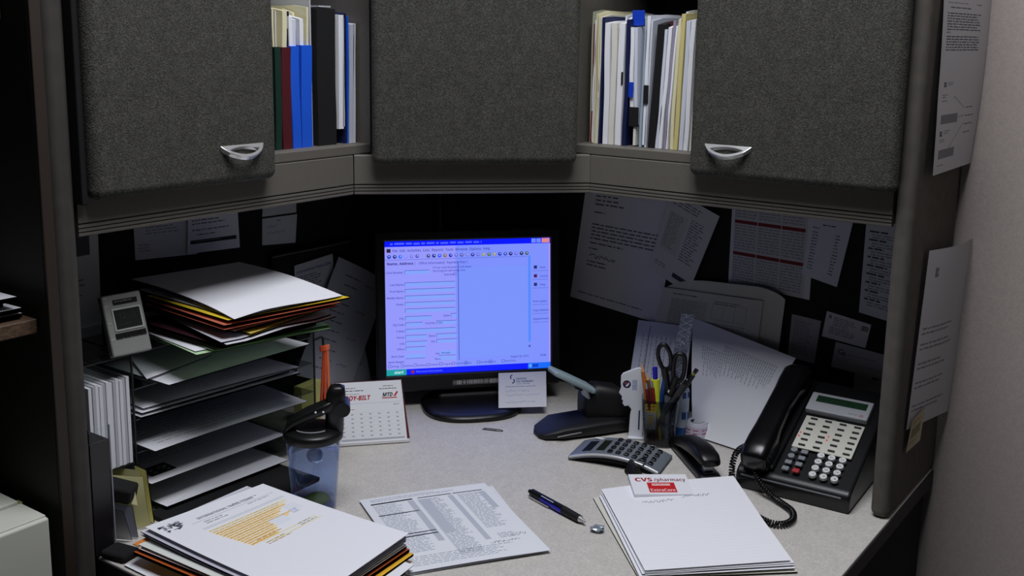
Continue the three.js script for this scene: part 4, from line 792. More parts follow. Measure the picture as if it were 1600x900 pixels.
// ---------------------------------------------------------------- telephone
{
  const t = thing('telephone', 'black office telephone with handset and a tilted key panel', 'telephone', [0.8975, 0.7412, 0.2994], 0.0488);
  const S = (23 * Math.PI) / 180, cs = Math.cos(S), sn = Math.sin(S), H0 = 0.036;
  const on = (u, v, h) => [u, H0 + v * sn + h * cs, -v * cs + h * sn]; // v up the slope, h off it
  const slab = (name, w, d, th, u, v, h, m, r = 0.001) => mesh(name, rbox(w, th, d, r), m, t, on(u, v, h), [S, 0, 0]);
  // body: side profile extruded across
  const prof = new THREE.Shape();
  prof.moveTo(0.002, 0); prof.lineTo(0, 0.012); prof.quadraticCurveTo(-0.004, 0.03, 0.012, 0.036); prof.lineTo(0.25 * cs, H0 + 0.25 * sn); prof.lineTo(0.25 * cs + 0.012, H0 + 0.25 * sn - 0.03); prof.lineTo(0.2, 0); prof.closePath();
  mesh('body', extrude(prof, 0.182, 0.004).rotateY(Math.PI / 2).translate(-0.006, 0, 0), M.phone, t, [0, 0.0005, 0]);
  mesh('front_lip', rbox(0.168, 0.003, 0.004, 0.0014), std(0x55585c, 0.3), t, [0.083, 0.0245, 0.001], [0, 0, 0]);
  slab('cradle', 0.055, 0.235, 0.008, 0.0235, 0.128, 0.002, M.phone, 0.004);
  // display
  const disp = slab('display_bezel', 0.106, 0.047, 0.012, 0.109, 0.186, 0.005, std(0xaeb1b5, 0.45), 0.002);
  const lcd = canvasTex(256, 64, (x) => { words(x, 8, 12, 230, 22, 2, { color: '#0f2416', ragged: 0.4 }); }, '#1d3a26');
  mesh('lcd', new THREE.PlaneGeometry(0.087, 0.017).rotateX(-Math.PI / 2), new THREE.MeshStandardMaterial({ map: lcd, roughness: 0.25, emissive: 0x1c3a22, emissiveIntensity: 0.02 }), disp, [0.002, 0.0062, -0.0075]);
  const logo = canvasTex(160, 40, (x) => { words(x, 6, 14, 90, 14, 1, { color: '#33353a', ragged: 0 }); x.strokeStyle = '#b02a30'; x.lineWidth = 6; x.beginPath(); x.arc(126, 20, 13, 0, 6.3); x.stroke(); }, '#aeb1b5');
  mesh('maker_mark', new THREE.PlaneGeometry(0.03, 0.0075).rotateX(-Math.PI / 2), paperOf(logo), disp, [0.033, 0.0061, 0.0165]);
  // line panel
  slab('line_panel', 0.1, 0.082, 0.003, 0.111, 0.1135, 0.0015, std(0xc9c8bc, 0.6));
  const lk = rbox(0.0115, 0.0024, 0.0032, 0.0006), lkm = std(0x1b1b1d, 0.5);
  for (let c = 0; c < 4; c++) for (let r = 0; r < 6; r++) mesh('line_key', lk, lkm, t, on(0.0745 + c * 0.0248 + 0.002, 0.1475 - r * 0.0136, 0.0042), [S, 0, 0]);
  for (const [u, v] of [[0.065, 0.109], [0.065, 0.1], [0.1118, 0.112], [0.1118, 0.103]]) mesh('status_light', rbox(0.0028, 0.0014, 0.0024, 0.0005), std(0xb03030, 0.4, { emissive: 0xff3020, emissiveIntensity: 0.35 }), t, on(u, v, 0.0036), [S, 0, 0]);
  slab('tab', 0.008, 0.005, 0.003, 0.109, 0.157, 0.002, M.plastic);
  // function keys and dial keys
  const fg = rbox(0.0115, 0.0045, 0.0088, 0.0012), fm = std(0x7c8084, 0.5), redm = std(0xa8202a, 0.5);
  for (let r = 0; r < 4; r++) for (let c = 0; c < 2; c++) {
    const m = r === 3 && c === 1 ? redm : fm;
    if (r < 2 && c === 0) mesh('function_key', new THREE.CylinderGeometry(0.0055, 0.006, 0.0045, 20), m, t, on(0.069, 0.064 - r * 0.0155, 0.003), [S, 0, 0]);
    else mesh(m === redm ? 'hold_key' : 'function_key', fg, m, t, on(0.069 + c * 0.0175, 0.064 - r * 0.0152, 0.003), [S, 0, 0]);
  }
  const glyphs = ['1', '2', '3', '4', '5', '6', '7', '8', '9', '*', '0', '#'];
  const dg = new THREE.CylinderGeometry(0.0058, 0.0063, 0.0045, 24);
  for (let i = 0; i < 12; i++) {
    const c = i % 3, r = Math.floor(i / 3), kt = canvasTex(48, 48, (x) => { text(x, glyphs[i], 24, 27, 19, { color: '#2a2b2e', align: 'center' }); if (i > 0 && i < 9) words(x, 13, 31, 22, 8, 1, { color: '#5a5b60', ragged: 0, fill: 1 }); }, '#d2d4d2');
    const side = std(0xc6c8c6, 0.5);
    mesh('dial_key', dg, [side, paperOf(kt), side], t, on(0.114 + c * 0.0178, 0.064 - r * 0.0152, 0.003), [S, 0, 0]);
  }
  // handset lying in the cradle on the left
  const up = [0, cs, sn], ac = [1, 0, 0], st = [];
  for (const [v, h, a, b] of [[0.004, 0.02, 0.017, 0.012], [0.01, 0.0215, 0.0235, 0.02], [0.03, 0.023, 0.0255, 0.0235], [0.056, 0.025, 0.0255, 0.0225], [0.08, 0.032, 0.0225, 0.0155], [0.13, 0.037, 0.021, 0.013], [0.18, 0.034, 0.0225, 0.0145], [0.205, 0.028, 0.0255, 0.021], [0.235, 0.026, 0.026, 0.0225], [0.252, 0.022, 0.0225, 0.018], [0.258, 0.019, 0.014, 0.01]]) st.push([...on(0.0225, v - 0.008, h - 0.003), a, b]);
  mesh('handset', loft(st, ac, up, 32, 3), std(0x08080a, 0.25), t);
  // coiled cord
  const W = [[0.9175, 0.777, 0.298], [0.936, 0.762, 0.308], [0.956, 0.7495, 0.314], [0.98, 0.7465, 0.326], [1.004, 0.7465, 0.344], [1.0165, 0.7465, 0.372], [1.012, 0.7465, 0.396], [0.992, 0.7465, 0.405], [0.956, 0.7465, 0.389], [0.918, 0.7465, 0.353], [0.89, 0.7465, 0.318], [0.876, 0.752, 0.288], [0.873, 0.771, 0.281], [0.874, 0.788, 0.268], [0.88, 0.793, 0.244], [0.895, 0.79, 0.232]].map((p) => V(...p));
  const path = new THREE.CatmullRomCurve3(W, false, 'catmullrom', 0.5), turns = 92, N = turns * 12, fr = path.computeFrenetFrames(N, false), pts = [];
  for (let i = 0; i <= N; i++) {
    const q = path.getPointAt(i / N), a = (i / 12) * Math.PI * 2, R = 0.0042 * Math.min(1, i / 30, (N - i) / 30);
    q.addScaledVector(fr.normals[i], Math.cos(a) * R).addScaledVector(fr.binormals[i], Math.sin(a) * R);
    pts.push(t.worldToLocal(q));
  }
  t.updateMatrixWorld(true);
  mesh('coiled_cord', new THREE.TubeGeometry(new THREE.CatmullRomCurve3(pts), N, 0.00165, 5), std(0x0b0b0c, 0.3), t);
}

// ---------------------------------------------------------------- writing pad with the pharmacy note block
{
  const YP = 0.7412, g = 'sheets of the writing pad under its top sheet';
  tag(sheet('card_backing', [[0.724, YP + 0.0035, 0.489], [0.873, YP + 0.0035, 0.292], [1.082, YP + 0.0035, 0.522], [0.912, YP + 0.0035, 0.675]].map(([x, y, z]) => [x, y - 0.0012, z]), std(0xd6d5c8, 0.9), { t: 0.0018, nx: 2, ny: 2 }), 'pale card backing sticking out left under the writing pad', 'card');
  const off = [[0.003, 0.004], [0.0, 0.006], [0.006, 0.001], [0.002, 0.002], [0.004, -0.001]];
  off.forEach(([dx, dz], k) => {
    const y = YP + 0.005 + k * 0.0013;
    tag(sheet('pad_sheet', [[0.732 + dx, y, 0.478 + dz], [0.884 + dx * 0.5, y, 0.301 + dz], [1.078 - dx, y, 0.516 + dz], [0.914 + dx, y, 0.671 + dz]], M.paper, { t: 0.0009, bend: (u, v) => 0.0006 * Math.sin(Math.PI * v) }), 'plain white sheet within the writing pad below its top sheet', 'paper', g);
  });
  const tex = canvasTex(640, 820, (x) => {
    x.strokeStyle = '#e2e3ea'; for (let y = 70; y < 810; y += 26) { x.beginPath(); x.moveTo(20, y); x.lineTo(620, y); x.stroke(); }
    scrawl(x, 150, 196, 140, 38, { color: '#7c7e8c', width: 3 }); scrawl(x, 340, 176, 130, 32, { color: '#7c7e8c', width: 3 });
  }, '#eff0f4');
  tag(sheet('top_sheet', [[0.73, YP + 0.0125, 0.474], [0.89, YP + 0.0235, 0.314], [1.069, YP + 0.0125, 0.5165], [0.918, YP + 0.0125, 0.669]], paperOf(tex), { nx: 10, ny: 10, bend: (u, v) => 0.002 * Math.sin(Math.PI * u) * (1 - v) + 0.0008 }), 'top sheet of the writing pad with faint handwriting', 'paper');
  const front = canvasTex(480, 340, (x) => {
    text(x, 'CVS', 36, 122, 84, { color: '#a81c26', weight: '900', w: 160 }); text(x, '/pharmacy', 196, 120, 72, { color: '#7a1c24', weight: 'bold', w: 262 });
    x.fillStyle = '#c8161e'; x.fillRect(128, 142, 226, 166); text(x, 'ExtraCare', 241, 288, 58, { color: '#f3dede', align: 'center', font: 'serif', w: 206 }); x.fillStyle = '#f0c9c4'; x.fillRect(166, 160, 150, 34); words(x, 172, 170, 138, 18, 1, { color: '#b03038', ragged: 0, fill: 1 });
  }, '#e9eaee');
  const t = thing('note_block', 'white pharmacy note block with red logo on top of the writing pad', 'note block', [0.8085, YP + 0.0155, 0.4175], 0.664);
  const white = std(0xe6e7ec, 0.7);
  mesh('block', box(0.0965, 0.0075, 0.072), white, t, [0, 0.0042, 0], [0.05, 0, 0]);
  mesh('printed_cover', new THREE.PlaneGeometry(0.0955, 0.071).rotateX(-Math.PI / 2), paperOf(front), t, [0, 0.0081, 0.0002], [0.05, 0, 0]);
}

// ---------------------------------------------------------------- pen, wrapper and printed forms on the desk
{
  const t = stick('pen', 'black and blue click pen lying on the bare desk', 'pen', [0.6335, 0.7482, 0.5405], [0.766, 0.747, 0.579], [[0.05, 0.62, 0.0062, 0.0066, M.plastic, 'barrel', 20], [0.62, 0.9, 0.0068, 0.006, M.plasticMatt, 'grip', 20], [0.9, 0.985, 0.0052, 0.0018, M.chrome, 'tip', 18], [0.0, 0.05, 0.0032, 0.0032, M.plastic, 'button', 14], [0.985, 1, 0.0008, 0.0005, M.steel, 'point', 8]]);
  mesh('blue_panel', new THREE.CylinderGeometry(0.0071, 0.0069, 0.052, 24, 1, false, -0.75, 1.75), std(0x1c14b4, 0.35), t, [0, 0.06, 0]);
  mesh('lettering', box(0.0006, 0.03, 0.0016), std(0xaab0c8, 0.5), t, [-0.0066, 0.05, 0.0022]);
  mesh('clip', rbox(0.0035, 0.05, 0.0016, 0.0006), M.steel, t, [0.002, 0.032, 0.0082]);
}
{
  const t = thing('foil_scrap', 'small crumpled foil scrap beside the pen tip', 'foil', [0.789, 0.7412, 0.5835]);
  const mk = (sx, sy, sz) => { const g = new THREE.IcosahedronGeometry(1, 1), p = g.attributes.position; for (let i = 0; i < p.count; i++) { const k = 0.65 + 0.5 * Math.abs(Math.sin(p.getX(i) * 9 + p.getY(i) * 13 + p.getZ(i) * 7)); p.setXYZ(i, p.getX(i) * k * sx, p.getY(i) * k * sy, p.getZ(i) * k * sz); } g.computeVertexNormals(); return g; };
  mesh('lump', mk(0.0115, 0.005, 0.0085), std(0xaebbc4, 0.28, { metalness: 0.55 }), t, [0, 0.0045, 0], [0, 0.4, 0]);
  mesh('flake', mk(0.007, 0.0025, 0.004), std(0xc3ced4, 0.25, { metalness: 0.5 }), t, [0.004, 0.0068, -0.003], [0.4, 0.2, 0.3]);
}
const formTex = canvasTex(720, 860, (x, w, h) => {
  words(x, 50, 24, 560, 13, 3, { color: '#8c92a0' }); x.fillStyle = '#1e2530'; x.fillRect(40, 76, 230, 15); x.fillRect(300, 78, 190, 9); x.fillRect(500, 78, 170, 9);
  for (const [px, bw, y0, n, c] of [[44, 190, 104, 40, '#aab0bc'], [290, 160, 104, 46, '#a2a8b6'], [516, 150, 104, 30, '#a6acb9']]) words(x, px, y0, bw, 14.5, n, { color: c, weight: 0.5 });
  x.fillStyle = '#b9bfca'; x.fillRect(236, 100, 34, 500); x.fillRect(462, 100, 30, 560); x.fillRect(640, 100, 36, 220); x.fillRect(296, 104, 60, 420);
  x.fillStyle = '#2c3440'; x.fillRect(40, 226, 220, 9); x.fillRect(40, 470, 226, 9); x.fillRect(40, 500, 226, 11);
  words(x, 40, 720, 640, 17, 6, { color: '#9aa0ac' }); scrawl(x, 470, 700, 150, 30, { color: '#5f6570', width: 3 }); scrawl(x, 600, 640, 80, 40, { color: '#6a707a', width: 3 }); words(x, 540, 610, 130, 15, 4, { color: '#8a909c' });
}, '#e3e6ec');
tag(sheet('printed_form', [[0.446, 0.742, 0.727], [0.565, 0.742, 0.5495], [0.764, 0.742, 0.689], [0.65, 0.742, 0.862]], paperOf(formTex, 0xfafafa), { t: 0.0005 }), 'lower white form sheet showing at the right edge of the table form', 'form');
tag(sheet('printed_form', [[0.433, 0.7435, 0.7305], [0.553, 0.745, 0.556], [0.772, 0.7445, 0.685], [0.652, 0.7435, 0.858]], paperOf(formTex), { nx: 10, ny: 10, bend: (u, v) => 0.0012 * (1 + Math.sin(Math.PI * u)) }), 'printed table form with black header bars lying in the middle of the desk', 'form');

// ---------------------------------------------------------------- stack of papers at the front left
{
  const YD = 0.7412;
  tag(sheet('bottom_sheet', [[0.318, YD + 0.0018, 1.082], [0.33, YD + 0.0018, 0.868], [0.62, YD + 0.0018, 0.87], [0.61, YD + 0.0018, 1.08]], M.paper, { t: 0.0012, nx: 2, ny: 2 }), 'white sheet lowest of the front left stack of papers', 'paper');
  tag(sheet('booklet', [[0.378, YD + 0.0075, 1.046], [0.388, YD + 0.0075, 0.87], [0.648, YD + 0.0075, 0.864], [0.664, YD + 0.0075, 1.03]], std(0x5c5d62, 0.6), { t: 0.0042, nx: 3, ny: 3 }), 'grey booklet just above the lowest sheet of the front left stack', 'booklet');
  tag(sheet('white_leaflet', [[0.372, YD + 0.0095, 1.05], [0.381, YD + 0.0095, 0.86], [0.654, YD + 0.0105, 0.852], [0.676, YD + 0.0105, 1.03]], M.paper, { t: 0.001, nx: 4, ny: 4, bend: (u, v) => 0.003 * u * v }), 'white leaflet under the yellow folder of the front left stack', 'leaflet');
  tag(sheet('yellow_folder', [[0.336, YD + 0.0155, 1.066], [0.35, YD + 0.0155, 0.845], [0.636, YD + 0.0165, 0.832], [0.658, YD + 0.0165, 1.05]], std(0xe8b52a, 0.7), { t: 0.0035, nx: 4, ny: 4 }), 'yellow folder beneath the orange folder in the front left stack', 'folder');
  const of = thing('orange_folder', 'orange file folder with white pages in the front left stack', 'folder', [0.47, YD + 0.019, 0.95]);
  const L = (p) => p.map(([x, y, z]) => [x - 0.47, y - (YD + 0.019), z - 0.95]);
  sheet('lower_leaf', L([[0.33, YD + 0.0225, 1.074], [0.345, YD + 0.0225, 0.842], [0.63, YD + 0.0225, 0.834], [0.65, YD + 0.0225, 1.06]]), std(0xb8581c, 0.75), { parent: of, t: 0.0045, nx: 4, ny: 4 });
  sheet('pages', L([[0.336, YD + 0.0275, 1.07], [0.35, YD + 0.0275, 0.85], [0.6285, YD + 0.0285, 0.838], [0.648, YD + 0.0285, 1.055]]), std(0xe6d4cf, 0.9), { parent: of, t: 0.0035, nx: 4, ny: 4 });
  sheet('upper_leaf', L([[0.327, YD + 0.0325, 1.072], [0.327, YD + 0.0345, 1.04], [0.34, YD + 0.0325, 1.036], [0.336, YD + 0.0305, 1.07]]), std(0xd9812e, 0.75), { parent: of, t: 0.0012, nx: 2, ny: 2 });
  tag(sheet('pale_sheet', [[0.333, YD + 0.032, 1.068], [0.345, YD + 0.032, 0.85], [0.6285, YD + 0.0315, 0.8395], [0.648, YD + 0.0315, 1.058]], std(0xdfe3dc, 0.9), { t: 0.0012, nx: 4, ny: 4 }), 'pale greenish sheet lying on the orange folder', 'paper');
  const bow = (u, v) => -0.003 * Math.sin(Math.PI * v) * (1 - 0.4 * u) + 0.002 * u * u;
  [[-0.006, 0.004, 0.0375, 0xc9cad2], [-0.01, 0.002, 0.0405, 0xd8d9e0], [0.0, 0.006, 0.0435, 0xc4c4d0]].forEach(([dx, dz, h, c], k) => {
    tag(sheet('loose_sheet', [[0.327 + dx, YD + h, 1.05 + dz], [0.332 + dx, YD + h + 0.002, 0.862 + dz], [0.629, YD + h - 0.002, 0.8395], [0.648, YD + h - 0.004, 1.05]], std(c, 0.9), { t: 0.0014, nx: 6, ny: 10, bend: bow }), ['lowest of three loose sheets under the highlighted page', 'middle one of three loose sheets under the highlighted page', 'uppermost of three loose sheets under the highlighted page'][k], 'paper');
  });
  const tex = canvasTex(680, 880, (x, w, h) => {
    // dark emblem, heading, rules
    x.save(); x.translate(78, 74); for (let i = 0; i < 34; i++) { x.fillStyle = ['#2a2c34', '#6a6d76', '#4a4d55', '#9a9da6'][i % 4]; const a = -58 + rnd() * 100, b = -40 + rnd() * 62; x.beginPath(); x.moveTo(a, b); x.lineTo(a + 12 + rnd() * 22, b + rnd() * 12); x.lineTo(a + rnd() * 16, b + 8 + rnd() * 18); x.fill(); } x.restore();
    text(x, 'INTERNATIONAL TRAVEL CLINIC', 210, 90, 24, { color: '#454850', w: 330 }); 
    words(x, 210, 120, 150, 16, 2, { color: '#80838c' }); words(x, 420, 70, 200, 16, 1, { color: '#80838c' }); words(x, 470, 116, 170, 14, 1, { color: '#80838c' });
    x.strokeStyle = '#8a8d96'; x.lineWidth = 2; for (const y of [106, 168, 178]) { x.beginPath(); x.moveTo(160, y); x.lineTo(640, y); x.stroke(); }
    for (let r = 0; r < 13; r++) {
      const y = 200 + r * 17.2, x0 = 158 + r * 3, x1 = r < 3 ? 620 - r * 20 : r < 9 ? 540 - (r % 3) * 26 : 400 - (r - 9) * 14;
      x.fillStyle = r < 2 ? '#f0e4ba' : r % 2 ? '#f6d896' : '#f3c76c'; x.fillRect(x0, y, x1 - x0, 12.5);
      words(x, x0 + 6, y + 3, x1 - x0 - 6, 14, 1, { color: '#b88a48', weight: 0.24, ragged: 0 });
    }
    x.fillStyle = '#e6e9f1'; x.fillRect(400, 310, 92, 62); x.fillRect(546, 252, 74, 66);
    words(x, 540, 300, 60, 14, 3, { color: '#8a9cc0' }); x.fillStyle = '#eadfae'; x.fillRect(250, 420, 330, 8); x.fillRect(290, 446, 300, 8); words(x, 240, 398, 170, 16, 1, { color: '#c4924a' }); words(x, 250, 440, 180, 16, 2, { color: '#b08a50' }); words(x, 470, 420, 120, 16, 2, { color: '#7a7d88' });
    words(x, 60, 845, 120, 14, 1, { color: '#aaadb6' });
  }, '#edeff4');
  tag(sheet('highlighted_page', [[0.326, YD + 0.0495, 1.051], [0.349, YD + 0.0505, 0.855], [0.632, YD + 0.0465, 0.8375], [0.652, YD + 0.0445, 1.045]], paperOf(tex), { nx: 10, ny: 14, bend: bow }), 'clinic page with orange highlighted rows on top of the front left stack', 'paper');
}

// ---------------------------------------------------------------- organizer of smoked plastic with trays
const OZ0 = 0.598, OZ1 = 0.972, OX = 0.197;
{
  const t = thing('paper_organizer', 'smoked clear plastic paper organizer with six shelves', 'organizer', [0.1, 0.7412, 0.785]);
  const at = (x, y, z) => [x - 0.1, y - 0.7412, z - 0.785];
  for (const z of [OZ0, OZ1]) {
    mesh('side_panel', new THREE.PlaneGeometry(0.184, 0.257).rotateY(Math.PI / 2).rotateY(Math.PI / 2), M.smoke, t, at(0.104, 0.8705, z));
    mesh('front_edge', rbox(0.003, 0.258, 0.003, 0.0008), std(0x101210, 0.3), t, at(OX, 0.8705, z));
  }
  for (const [k, y] of [1.0, 0.944, 0.895, 0.842, 0.788, 0.745].entries()) {
    mesh('shelf', new THREE.PlaneGeometry(0.184, OZ1 - OZ0 - 0.004).rotateX(-Math.PI / 2), M.smoke, t, at(0.104, y, 0.785));
    mesh('shelf_edge', rbox(0.0016, 0.0016, OZ1 - OZ0 - 0.005, 0.0005), std(k ? 0x3a3d3c : 0x20221f, 0.3), t, at(OX, y, 0.785));
  }
  mesh('top_wing', new THREE.PlaneGeometry(0.184, 0.09).rotateX(-Math.PI / 2), M.smoke, t, at(0.104, 1.0, 1.02));
  mesh('wing_edge', rbox(0.0016, 0.0016, 0.09, 0.0005), std(0x20221f, 0.3), t, at(OX, 1.0, 1.02));
  mesh('pocket_floor', new THREE.PlaneGeometry(0.184, 0.09).rotateX(-Math.PI / 2), M.smoke, t, at(0.104, 0.829, 1.02));
  mesh('pocket_edge', rbox(0.0016, 0.0016, 0.09, 0.0005), std(0x20221f, 0.3), t, at(OX, 0.829, 1.02));
}
const trayTex = canvasTex(420, 320, (x) => { for (let i = 0; i < 15; i++) words(x, 30, 26 + i * 18, 330 - (i % 4) * 40, 12, 1, { color: '#a6a8b0' }); }, '#d9dade');
const trayTex2 = canvasTex(420, 320, (x) => { for (let i = 0; i < 9; i++) words(x, 40, 30 + i * 20, 300, 12, 1, { color: '#acaeb6' }); x.fillStyle = '#1b1c1f'; x.fillRect(26, 226, 72, 58); x.fillStyle = '#8a8c92'; for (let i = 0; i < 9; i++) { const a = 30 + rnd() * 52, b = 230 + rnd() * 40; x.beginPath(); x.moveTo(a, b); x.lineTo(a + 14, b + 4); x.lineTo(a + 4, b + 10); x.fill(); } }, '#dcdde1');
const TP = paperOf(trayTex), TP2 = paperOf(trayTex2);
const tray = (name, label, pts, m, o = {}) => tag(sheet(name, pts, m, { t: 0.0006, ...o }), label, 'paper');
// rear corners first (tl, tr), then the front edge (br at the right, bl at the left)
tray('tray_paper', 'bright loose sheet poking out at the left under the organizer top', [[0.03, 0.953, 0.872], [0.04, 0.953, 0.63], [0.166, 0.953, 0.8], [0.192, 0.953, 0.943]].map((p, i) => (i === 1 ? [0.06, 0.953, 0.7] : p)), M.paper, { t: 0.0008 });
tray('tray_paper', 'sheet with a lit corner on the second organizer shelf', [[0.02, 0.9465, 0.93], [0.02, 0.9465, 0.64], [0.235, 0.9485, 0.644], [0.23, 0.9485, 0.931]], M.paper, { t: 0.0016 });
tray('tray_paper', 'lower sheet of the pile on the third organizer shelf', [[0.01, 0.8985, 0.962], [0.01, 0.8985, 0.655], [0.226, 0.8985, 0.66], [0.2, 0.8985, 0.962]], M.paperGrey, { t: 0.003 });
tray('tray_paper', 'middle sheet of the pile on the third organizer shelf', [[0.012, 0.903, 0.955], [0.012, 0.903, 0.67], [0.214, 0.903, 0.672], [0.196, 0.903, 0.957]], M.paper, { t: 0.002 });
tray('tray_paper', 'upper printed sheet of the pile on the third organizer shelf', [[0.01, 0.907, 0.94], [0.01, 0.907, 0.66], [0.222, 0.907, 0.657], [0.19, 0.907, 0.95]], TP, { t: 0.0012, bend: (u, v) => 0.002 * Math.sin(3 * u) });
tray('tray_paper', 'wide printed sheet on the fourth organizer shelf', [[0.012, 0.846, 0.952], [0.012, 0.846, 0.63], [0.243, 0.851, 0.66], [0.226, 0.849, 0.958]], TP, { t: 0.0008, bend: (u, v) => 0.0015 * Math.sin(4 * u) });
tray('tray_paper', 'sheet with a black emblem on the fifth organizer shelf', [[0.012, 0.7915, 0.952], [0.012, 0.7915, 0.684], [0.224, 0.7945, 0.695], [0.217, 0.7945, 0.961]], TP2, { t: 0.0008 });
tray('tray_paper', 'sheet lowest of all on the bottom organizer shelf', [[0.012, 0.7485, 0.94], [0.012, 0.7485, 0.7], [0.239, 0.753, 0.703], [0.229, 0.7525, 0.944]], M.paper, { t: 0.0012, bend: (u, v) => 0.002 * v });

// items on the organizer top: folders and papers, lowest first
{
  const Y0 = 1.002;
  const gf = thing('green_folder', 'pale green file folder lowest in the pile on the organizer', 'folder', [0.2, Y0, 0.8]);
  const L = (p) => p.map(([x, y, z]) => [x - 0.2, y - Y0, z - 0.8]);
  sheet('lower_leaf', L([[0.02, Y0 + 0.0012, 0.875], [0.075, Y0 + 0.0012, 0.645], [0.335, Y0 + 0.0022, 0.69], [0.282, Y0 + 0.0012, 0.918]]), M.green, { parent: gf, t: 0.0008 });
  sheet('pages', L([[0.02, Y0 + 0.0028, 0.88], [0.072, Y0 + 0.0028, 0.66], [0.31, Y0 + 0.0035, 0.715], [0.272, Y0 + 0.003, 0.912]]), M.paper, { parent: gf, t: 0.0012 });
  sheet('upper_leaf', L([[0.022, Y0 + 0.006, 0.868], [0.075, Y0 + 0.009, 0.646], [0.333, Y0 + 0.0085, 0.692], [0.292, Y0 + 0.0045, 0.896]]), M.green, { parent: gf, t: 0.0008, bend: (u, v) => 0.001 * Math.sin(Math.PI * u) });
  sheet('fold', L([[0.075, Y0 + 0.009, 0.6465], [0.333, Y0 + 0.0085, 0.6925], [0.335, Y0 + 0.0015, 0.69], [0.075, Y0 + 0.0005, 0.645]]), M.green, { parent: gf, t: 0.0008 });
  tag(sheet('dark_folder', [[0.1, Y0 + 0.018, 0.892], [0.095, Y0 + 0.018, 0.69], [0.326, Y0 + 0.0155, 0.715], [0.314, Y0 + 0.0145, 0.894]], std(0x3a1420, 0.6), { t: 0.004 }), 'dark maroon folder just above the green folder', 'folder');
  [[0.0215, 0.004, 0.0, 0xd5d6dc], [0.0245, -0.004, 0.003, 0xc9cad2]].forEach(([h, dx, dz, c], k) => tag(sheet('loose_sheet', [[0.09 + dx, Y0 + h + 0.003, 0.853 + dz], [0.08 + dx, Y0 + h + 0.003, 0.665 + dz], [0.332 + dx, Y0 + h, 0.68 + dz], [0.326 + dx, Y0 + h, 0.9 + dz]], std(c, 0.9), { t: 0.002, bend: (u, v) => -0.002 * v * v * Math.sin(9 * u) }), k ? 'upper white sheet under the manila folder in the organizer pile' : 'lower white sheet under the manila folder in the organizer pile', 'paper'));
  tag(sheet('manila_folder', [[0.09, Y0 + 0.032, 0.86], [0.085, Y0 + 0.032, 0.66], [0.318, Y0 + 0.033, 0.683], [0.328, Y0 + 0.0275, 0.852]], M.manila, { t: 0.0014 }), 'manila folder edge between white sheets in the organizer pile', 'folder');
  tag(sheet('loose_sheet', [[0.09, Y0 + 0.036, 0.87], [0.08, Y0 + 0.036, 0.655], [0.33, Y0 + 0.0385, 0.675], [0.318, Y0 + 0.0345, 0.875]], std(0xb9bac6, 0.9), { t: 0.0025 }), 'greyish sheet beneath the salmon folder in the organizer pile', 'paper');
  const sf = thing('salmon_folder', 'salmon pink file folder in the middle of the organizer pile', 'folder', [0.2, Y0 + 0.04, 0.78]);
  const S2 = (p) => p.map(([x, y, z]) => [x - 0.2, y - Y0 - 0.04, z - 0.78]);
  sheet('lower_leaf', S2([[0.095, Y0 + 0.0405, 0.872], [0.08, Y0 + 0.0405, 0.66], [0.354, Y0 + 0.0435, 0.692], [0.317, Y0 + 0.0405, 0.893]]), M.salmon, { parent: sf, t: 0.0012 });
  sheet('pages', S2([[0.098, Y0 + 0.044, 0.868], [0.082, Y0 + 0.044, 0.668], [0.346, Y0 + 0.0465, 0.7], [0.31, Y0 + 0.044, 0.885]]), std(0x9a8a86, 0.9), { parent: sf, t: 0.0024 });
  sheet('upper_leaf', S2([[0.095, Y0 + 0.0478, 0.87], [0.08, Y0 + 0.0478, 0.66], [0.357, Y0 + 0.0495, 0.69], [0.316, Y0 + 0.047, 0.892]]), M.salmon, { parent: sf, t: 0.0012 });
  tag(sheet('yellow_folder', [[0.095, Y0 + 0.0535, 0.868], [0.08, Y0 + 0.0535, 0.652], [0.359, Y0 + 0.0545, 0.671], [0.315, Y0 + 0.053, 0.884]], M.yellow, { t: 0.0026 }), 'bright yellow folder second from the top of the organizer pile', 'folder');
  tag(sheet('loose_sheet', [[0.06, Y0 + 0.057, 0.86], [0.08, Y0 + 0.057, 0.65], [0.345, Y0 + 0.0565, 0.686], [0.318, Y0 + 0.055, 0.872]], std(0xb4b6bc, 0.9), { t: 0.0016 }), 'grey sheet directly beneath the bright top sheet of the organizer pile', 'paper');
  tag(sheet('top_sheet', [[0.012, Y0 + 0.064, 0.84], [0.052, Y0 + 0.066, 0.64], [0.352, Y0 + 0.06, 0.68], [0.325, Y0 + 0.0585, 0.88]], M.paper, { nx: 12, ny: 12, t: 0.0012, bend: (u, v) => 0.005 * Math.sin(Math.PI * v) + 0.002 * Math.sin(5 * u) * v * v - 0.003 * Math.max(0, v - 0.8) * 5 * Math.max(0, 0.25 - u) * 4 }), 'large bright white sheet on top of the organizer pile', 'paper');
}
